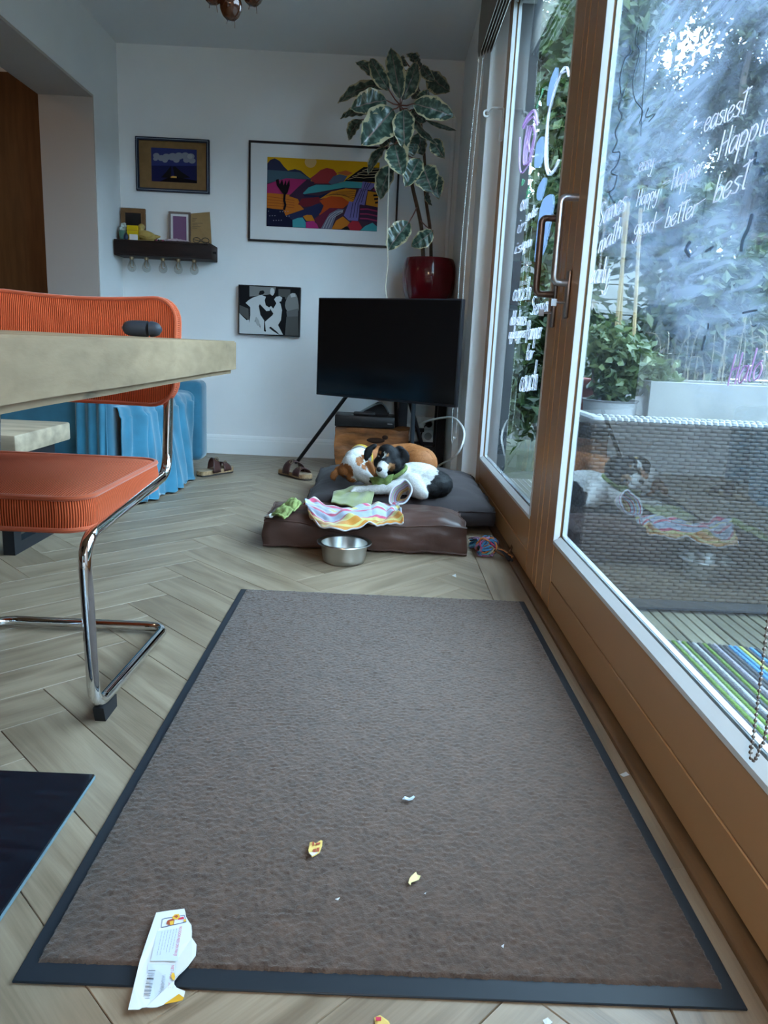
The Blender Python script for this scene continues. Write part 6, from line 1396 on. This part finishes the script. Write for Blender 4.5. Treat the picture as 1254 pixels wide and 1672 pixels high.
# ---- rattan sofa seen from its woven end
rs = thing('rattan_sofa', (1.3, 2.6, ZD), 'dark woven rattan garden sofa standing on the deck outside', 'garden sofa')
RAT = pm('rattan', (0.036, 0.027, 0.021), 0.42, var=(40, 0.3)); RATD = pm('rattan_core', (0.012, 0.011, 0.010), 0.8)
rx0, rx1, ry0, ry1, rz0, rz1 = 0.665, 2.15, 2.32, 3.05, ZD+0.045, 0.575
MB().box((rx0+0.006, ry0+0.006, rz0), (rx1-0.006, ry0+0.10, rz1-0.01)).box((rx0+0.006, ry0+0.10, rz0), (rx0+0.10, ry1, rz1-0.01)).box((rx0+0.10, ry0+0.10, rz0), (rx1-0.01, ry1, 0.30)).ob('frame_core', RATD, rs, smooth=False)
mb = MB(); rh = 0.0118; cw_ = 0.036
def weave(P0, du, dn, length):
    rows = int((rz1-rz0)/rh); cols = int(length/cw_)
    for r_ in range(rows):
        for c_ in range(-1, cols+1):
            a = c_*cw_*1.0 + (cw_*0.5 if r_ % 2 else 0); b = a+cw_*0.97
            a = max(0, a); b = min(length, b)
            if b-a < 0.006: continue
            z = rz0+rh*r_
            vs = []
            for k in range(5):
                s = k/4; bul = 0.0055*math.sin(math.pi*s)
                for zz, e in ((z+0.0008, 0), (z+rh*0.5, 0.0022), (z+rh-0.0008, 0)):
                    vs.append(P0+du*(a+(b-a)*s)+dn*(bul+e)+V((0, 0, zz)))
            mb.add(vs, [(k*3+j, (k+1)*3+j, (k+1)*3+j+1, k*3+j+1) for k in range(4) for j in range(2)])
weave(V((rx0, ry0+0.006, 0)), V((1, 0, 0)), V((0, -1, 0)), rx1-rx0)
weave(V((rx0+0.006, ry1, 0)), V((0, -1, 0)), V((-1, 0, 0)), ry1-ry0)
tag(mb.ob('woven_panel', RAT, rs, angle=70), kind='stuff')
RIM = pm('rattan_rim', (0.17, 0.175, 0.18), 0.38, var=(60, 0.3))
for (a, b) in (((rx0, ry0+0.02), (rx1, ry0+0.02)), ((rx0+0.02, ry0), (rx0+0.02, ry1)), ((rx0+0.02, ry0+0.11), (rx1, ry0+0.11))):
    A_, B_ = V((*a, rz1)), V((*b, rz1)); n_ = int((B_-A_).length/0.02); m2 = MB()
    for k in range(n_):
        p = A_.lerp(B_, (k+0.5)/n_); m2.ell(p, (0.0125, 0.020, 0.011) if abs(B_.x-A_.x) > 0.1 else (0.020, 0.0125, 0.011), 8)
    m2.ob('braided_rim', RIM, rs)
m2 = MB()
for k in range(int((rx1-rx0-0.06)/0.012)): m2.tube([(rx0+0.04+k*0.012, ry0+0.03, rz1-0.006), (rx0+0.04+k*0.012, ry0+0.10, rz1-0.006)], 0.0052, 5)
tag(m2.ob('woven_armrest', RAT, rs), kind='stuff')
MB().box((rx0, ry0, ZD+0.012), (rx1, ry0+0.03, ZD+0.045)).ob('base_rail', BLK, rs, smooth=False)
for xx in (rx0+0.03, rx1-0.03):
    for yy in (ry0+0.03, ry1-0.03): MB().lathe([(0.02, 0), (0.02, 0.05)], (xx, yy, ZD), 10, cap=True).ob('foot', pm('grey_foot', (0.25, 0.25, 0.25), 0.5), rs)
MB().rbox((rx0+0.12, ry0+0.12, 0.301), (rx1-0.02, ry1-0.02, 0.42), 0.03, 3).ob('seat_cushion', pm('dark_outdoor_fabric', (0.05, 0.06, 0.07), 0.8), rs)
# ---- weathered planter box
WTH = plank_mat('weathered_wood', (0.10, 0.098, 0.092), (0.155, 0.152, 0.142), (0.21, 0.206, 0.195))
pbx = thing('planter_box', (1.95, 3.8, ZD), 'long weathered white wooden planter box behind the rattan sofa', 'planter')
bx0, bx1, by0, by1, bzt = 1.29, 3.1, 3.6, 4.1, 0.665
h3 = (bzt-ZD)/4
for k in range(4):
    for yy in (by0, by1-0.025):
        o = MB().rbox((-(bx1-bx0)/2, -0.0125, 0.001), ((bx1-bx0)/2, 0.0125, h3-0.001), 0.003, 1).ob('side_board', WTH, pbx); o.location = ((bx0+bx1)/2, yy+0.0125, ZD+h3*k)
    for xx in (bx0, bx1-0.025):
        o = MB().rbox((-(by1-by0-0.05)/2, -0.0125, 0.001), ((by1-by0-0.05)/2, 0.0125, h3-0.001), 0.003, 1).ob('end_board', WTH, pbx); o.location = (xx+0.0125, (by0+by1)/2, ZD+h3*k); o.rotation_euler = (0, 0, math.pi/2)
MB().box((bx0+0.03, by0+0.03, 0.5), (bx1-0.03, by1-0.03, 0.61)).ob('soil', MATS['potting_soil'], pbx, smooth=False)
dgr = MB(); rnd = random.Random(8)
for k in range(95):
    b = V((rnd.uniform(bx0+0.05, bx1-0.05), rnd.uniform(by0+0.05, by1-0.05), 0.60)); L = rnd.uniform(0.12, 0.55); a = rnd.uniform(0, 6.28); l = rnd.uniform(0.05, 0.35)
    d = V((math.cos(a), math.sin(a), 0))*l*L
    dgr.tube(smoothpath([b, b+d*0.3+V((0, 0, L*0.6)), b+d+V((0, 0, L*rnd.uniform(0.6, 1.0)))], 3), [0.0016]*6+[0.0007], 4)
dg_ = dgr.ob('dry_stalks', pm('straw', (0.20, 0.165, 0.10), 0.8, var=(9, 0.4))); tag(dg_, 'dry straw-coloured stalks growing out of the planter box', 'dry grass', kind='stuff')
# ---- foliage builders
def leaf_cloud(name, blobs, n, size, mt, parent, seed, up=0.3, aspect=0.45):
    rnd = random.Random(seed); mb = MB(); vs = mb.v; fs = mb.f; tot = sum(r[0]*r[1]*r[2] for _, r in blobs)
    for c, r in blobs:
        k = int(n*(r[0]*r[1]*r[2])/tot)
        for _ in range(k):
            while True:
                d = V((rnd.uniform(-1, 1), rnd.uniform(-1, 1), rnd.uniform(-1, 1)))
                if d.length <= 1: break
            d *= (0.35+0.65*rnd.random())
            p = V((c[0]+d.x*r[0], c[1]+d.y*r[1], c[2]+d.z*r[2]))
            l = V((rnd.uniform(-1, 1), rnd.uniform(-1, 1), rnd.uniform(-0.9, 0.5))).normalized()
            s = l.cross(V((rnd.uniform(-1, 1), rnd.uniform(-1, 1), rnd.uniform(-1, 1))))
            if s.length < 0.1: continue
            s.normalize(); L = size*rnd.uniform(0.6, 1.3); w_ = L*aspect*0.5; nn = l.cross(s)*w_*0.35; o = len(vs)
            vs.append(p); vs.append(p+l*L*0.5+s*w_+nn); vs.append(p+l*L); vs.append(p+l*L*0.5-s*w_+nn)
            fs.append((o, o+1, o+2)); fs.append((o, o+2, o+3)); mb.m += [0, 0]
    return mb.ob(name, mt, parent, smooth=False)
def foliage_mat(name, c0, c1, c2, scale=3.0):
    mt = bpy.data.materials.new(name); mt.use_nodes = True; nt = mt.node_tree; nt.nodes.clear()
    out_ = _n(nt, 'ShaderNodeOutputMaterial'); g = _n(nt, 'ShaderNodeNewGeometry'); tc = _n(nt, 'ShaderNodeTexCoord')
    n1 = _n(nt, 'ShaderNodeTexNoise'); n1.inputs['Scale'].default_value = scale; n1.inputs['Detail'].default_value = 5; nt.links.new(tc.outputs['Object'], n1.inputs['Vector'])
    f = math_node(nt, 'MULTIPLY_ADD', g.outputs['Random Per Island'], 0.5, math_node(nt, 'MULTIPLY_ADD', n1.outputs['Fac'], 0.9, -0.2))
    col = ramp(nt, f, [(0.2, c0), (0.5, c1), (0.85, c2)])
    d = _n(nt, 'ShaderNodeBsdfPrincipled'); d.inputs['Roughness'].default_value = 0.45; tl = _n(nt, 'ShaderNodeBsdfTranslucent'); nt.links.new(col, d.inputs['Base Color']); nt.links.new(col, tl.inputs[0])
    mx = _n(nt, 'ShaderNodeMixShader'); mx.inputs[0].default_value = 0.35; nt.links.new(d.outputs[0], mx.inputs[1]); nt.links.new(tl.outputs[0], mx.inputs[2]); nt.links.new(mx.outputs[0], out_.inputs[0]); return mt
LAU = foliage_mat('laurel_leaf', (0.009, 0.020, 0.005), (0.022, 0.046, 0.010), (0.075, 0.10, 0.028))
LIG = foliage_mat('light_shrub_leaf', (0.025, 0.045, 0.014), (0.06, 0.095, 0.03), (0.15, 0.18, 0.075))
TRE = foliage_mat('tree_leaf', (0.006, 0.012, 0.004), (0.016, 0.028, 0.009), (0.045, 0.06, 0.015), 1.2)
AUT = foliage_mat('autumn_leaf', (0.010, 0.015, 0.004), (0.028, 0.035, 0.010), (0.17, 0.085, 0.015), 1.5)
BRK = pm('bark', (0.06, 0.048, 0.038), 0.9, var=(12, 0.4), bump=(30, 0.5, 0.01))
def shrub(name, label, blobs, n, size, mt, base, seed, cat='shrub', group=None):
    t = thing(name, base, label, cat, group)
    leaf_cloud('foliage', blobs, n, size, mt, t, seed)
    for k, (c, r) in enumerate(blobs[:6]):
        b = V(base)+V((0.06*math.cos(k*2), 0.06*math.sin(k*2), 0)); MB().tube(smoothpath([b, b.lerp(V(c), 0.5)+V((0.03*math.sin(k), 0, 0.05)), V(c)], 4), [0.018]*3+[0.012]*5+[0.006], 6).ob('stem', BRK, t)
    return t
# potted laurel by the planter
pc = V((1.20, 3.74, ZD))
lp = thing('laurel_pot', pc, 'grey pot with a pale green leafy shrub beside the planter box', 'potted shrub')
MB().lathe([(0, 0), (0.10, 0), (0.13, 0.45), (0.14, 0.46), (0.125, 0.46), (0.11, 0.40), (0, 0.40)], (1.14, 3.72, ZD+0.15), 24).ob('pot', pm('grey_pot', (0.25, 0.25, 0.25), 0.7), lp)
MB().box((1.0, 3.60, ZD), (1.27, 3.86, ZD+0.15)).ob('pot_plinth', WTH, lp, smooth=False)
leaf_cloud('foliage', [((1.20, 3.72, 0.74), (0.20, 0.18, 0.18)), ((1.08, 3.74, 0.84), (0.12, 0.12, 0.15)), ((1.36, 3.74, 0.68), (0.12, 0.12, 0.12)), ((1.14, 3.7, 0.62), (0.14, 0.12, 0.10))], 1500, 0.055, LIG, lp, 21, aspect=0.6)
for k in range(5): MB().tube(smoothpath([(1.14+0.02*k-0.04, 3.72, 0.5), (1.12+0.05*k-0.08, 3.72, 0.65), (1.06+0.08*k, 3.73, 0.82)], 4), 0.006, 5).ob('stem', BRK, lp)
tp = thing('terracotta_planter', (0.98, 3.9, ZD), 'dark red brick-coloured planter standing behind the grey pot', 'planter')
MB().rbox((0.92, 3.95, ZD), (1.12, 4.15, 0.62), 0.012).ob('body', pm('brick_red', (0.16, 0.05, 0.04), 0.8, var=(12, 0.3)), tp); MB().rbox((0.91, 3.94, 0.60), (1.13, 4.16, 0.65), 0.008).ob('rim', pm('brick_red', (0.16, 0.05, 0.04)), tp)
# bamboo canes with a climbing stem
for k, (a, b) in enumerate(((at(1008, 560, 4.4), at(1026, 330, 4.45)), (at(1030, 560, 4.5), at(1020, 330, 4.45)), (at(1050, 560, 4.4), at(1046, 340, 4.5)))):
    a.z = 0.0; cn = thing('bamboo_cane', a, ('leaning bamboo cane nearest the door', 'middle bamboo cane of the plant support', 'rightmost bamboo cane of the plant support')[k], 'cane', 'bamboo canes outside the glass')
    MB().tube([a.lerp(b, i/10) for i in range(11)], 0.011, 8).ob('cane', pm('bamboo', (0.22, 0.16, 0.08), 0.6, var=(10, 0.3)), cn)
    for i in range(1, 10, 2): MB().tube([a.lerp(b, i/10-0.004), a.lerp(b, i/10+0.004)], 0.0135, 8).ob('node', MATS['bamboo'], cn)
shrub('laurel_hedge', 'dark glossy laurel shrub seen through the far glass door', [((1.25, 5.62, 1.0), (0.42, 0.4, 0.55)), ((1.3, 5.7, 1.7), (0.5, 0.4, 0.6)), ((1.35, 5.75, 2.4), (0.5, 0.45, 0.6)), ((1.05, 5.65, 0.45), (0.38, 0.35, 0.4)), ((1.45, 5.8, 3.0), (0.5, 0.45, 0.5))], 11000, 0.11, LAU, (1.25, 5.6, -0.14), 31)
shrub('laurel_hedge', 'green leafy shrub standing behind the planter box', [((2.3, 5.6, 1.0), (0.6, 0.45, 0.7)), ((2.0, 5.7, 1.7), (0.5, 0.4, 0.5)), ((2.8, 5.9, 1.2), (0.6, 0.4, 0.6)), ((1.95, 6.0, 0.6), (0.5, 0.4, 0.6))], 10000, 0.11, LAU, (2.3, 5.7, -0.14), 32)
shrub('garden_bush', 'low bush at the right behind the dry stalks', [((3.6, 6.0, 0.7), (0.7, 0.5, 0.8)), ((4.3, 6.1, 1.2), (0.7, 0.5, 0.8))], 4200, 0.09, TRE, (3.9, 6.0, -0.14), 33)
# slatted fence behind the shrubs
fe = thing('garden_fence', (3.5, 7.2, -0.14), 'grey wooden slat fence behind the garden shrubs', 'fence')
for k in range(13):
    o = MB().rbox((-3.2, -0.01, 0.002), (3.2, 0.01, 0.128), 0.003, 1).ob('slat', WTH, fe); o.location = (3.9, 7.2, -0.06+0.135*k)
for k in range(4): MB().box((0.75+k*2.1, 7.215, -0.14), (0.84+k*2.1, 7.30, 1.75)).ob('post', BRK, fe, smooth=False)
def tree(label, base, h, blobs, n, size, mt, seed):
    t = thing('garden_tree', base, label, 'tree', 'trees behind the garden fence')
    leaf_cloud('foliage', blobs, n, size, mt, t, seed, aspect=0.5)
    b = V(base); top = b+V((0.1, 0.1, h))
    MB().tube(smoothpath([b, b.lerp(top, 0.4)+V((0.1, 0, 0)), top], 5), [0.13-0.009*i for i in range(11)], 8).ob('trunk', BRK, t)
    rnd = random.Random(seed)
    for c, r in blobs:
        s = b.lerp(top, rnd.uniform(0.35, 0.8)); MB().tube(smoothpath([s, s.lerp(V(c), 0.5)+V((0, 0, 0.15)), V(c)+V((r[0]*0.6, 0, r[2]*0.5))], 4), [0.05-0.0045*i for i in range(9)], 6).ob('branch', BRK, t)
def canopy(cx, cy, z0, z1, rad, k, seed):
    rnd = random.Random(seed); return [((cx+rnd.uniform(-rad, rad), cy+rnd.uniform(-rad*0.6, rad*0.6), rnd.uniform(z0, z1)), (rnd.uniform(.5, 1.0), rnd.uniform(.5, .9), rnd.uniform(.4, .8))) for _ in range(k)]
tree('leafy dark green tree straight behind the far glass door', (1.9, 8.6, -0.14), 3.6, canopy(1.9, 8.6, 1.2, 4.6, 0.8, 9, 1), 22000, 0.10, TRE, 41)
tree('tall tree with yellowing leaves above the laurel', (2.6, 9.8, -0.14), 5.0, canopy(2.5, 9.8, 2.8, 6.2, 1.0, 9, 2), 20000, 0.09, AUT, 42)
tree('broad green tree behind the middle of the fence', (3.9, 8.8, -0.14), 4.2, canopy(3.7, 8.8, 1.2, 4.9, 1.0, 11, 3), 24000, 0.09, TRE, 43)
tree('large tree with thin crown at the right of the garden', (5.3, 9.6, -0.14), 5.0, canopy(5.2, 9.6, 1.4, 5.8, 1.2, 12, 4), 22000, 0.09, TRE, 44)
tree('autumn-tinted tree at the far right of the garden', (6.6, 8.6, -0.14), 4.5, canopy(6.4, 8.6, 1.2, 5.2, 1.1, 11, 5), 18000, 0.09, AUT, 45)
tree('distant green tree between the two tall ones', (4.5, 12.5, -0.14), 5.5, canopy(4.6, 12.5, 2.0, 6.8, 1.6, 11, 6), 16000, 0.11, TRE, 46)

# unseen hedges added to block low sky: right of the view, before the window
def hedge(label, along, c, n, height, seed):
    mid = V(c); t = thing('sky_block_hedge', (c[0], c[1], -0.14), label, 'hedge')
    d = V((1, 0, 0)) if along == 'x' else V((0, 1, 0)); s_ = V((0, 1, 0)) if along == 'x' else V((1, 0, 0))
    r = (0.9, 0.75, 0.85) if along == 'x' else (0.75, 0.9, 0.85)
    pos = [mid + d*((k-(n-1)/2)*1.15) for k in range(n)]
    leaf_cloud('foliage', [((p.x, p.y, 0.1+1.2*j), r) for p in pos for j in range(max(2, int(height/1.2+0.5)))], 1500*n, 0.30, TRE, t, seed, aspect=0.7)
    for p in pos: MB().tube([(p.x, p.y, -0.14), (p.x+0.05, p.y, height-0.5)], [0.10, 0.05], 6).ob('stem', BRK, t)
    a, b = pos[0]-d*0.5-s_*0.25, pos[-1]+d*0.5+s_*0.25
    MB().rbox((a.x, a.y, -0.1), (b.x, b.y, height-0.35), 0.2, 2).ob('twig_core', pm('twig_mass', (0.02, 0.016, 0.010), 0.95, bump=(6, 1.0, 0.1)), t)
hedge('tall dark unseen hedge added along the garden to block low sky', 'y', (8.2, -0.6, 0), 13, 3.2, 77)
hedge('unseen hedge added before the kitchen window to block low sky', 'x', (-1.5, -8.5, 0), 10, 3.1, 78)
struct(MB().box((-12, -14, -0.4), (16, -2.75, -0.141)).ob('front_ground', pm('paving', (0.10, 0.10, 0.10), 0.9, var=(3, 0.3)), smooth=False))
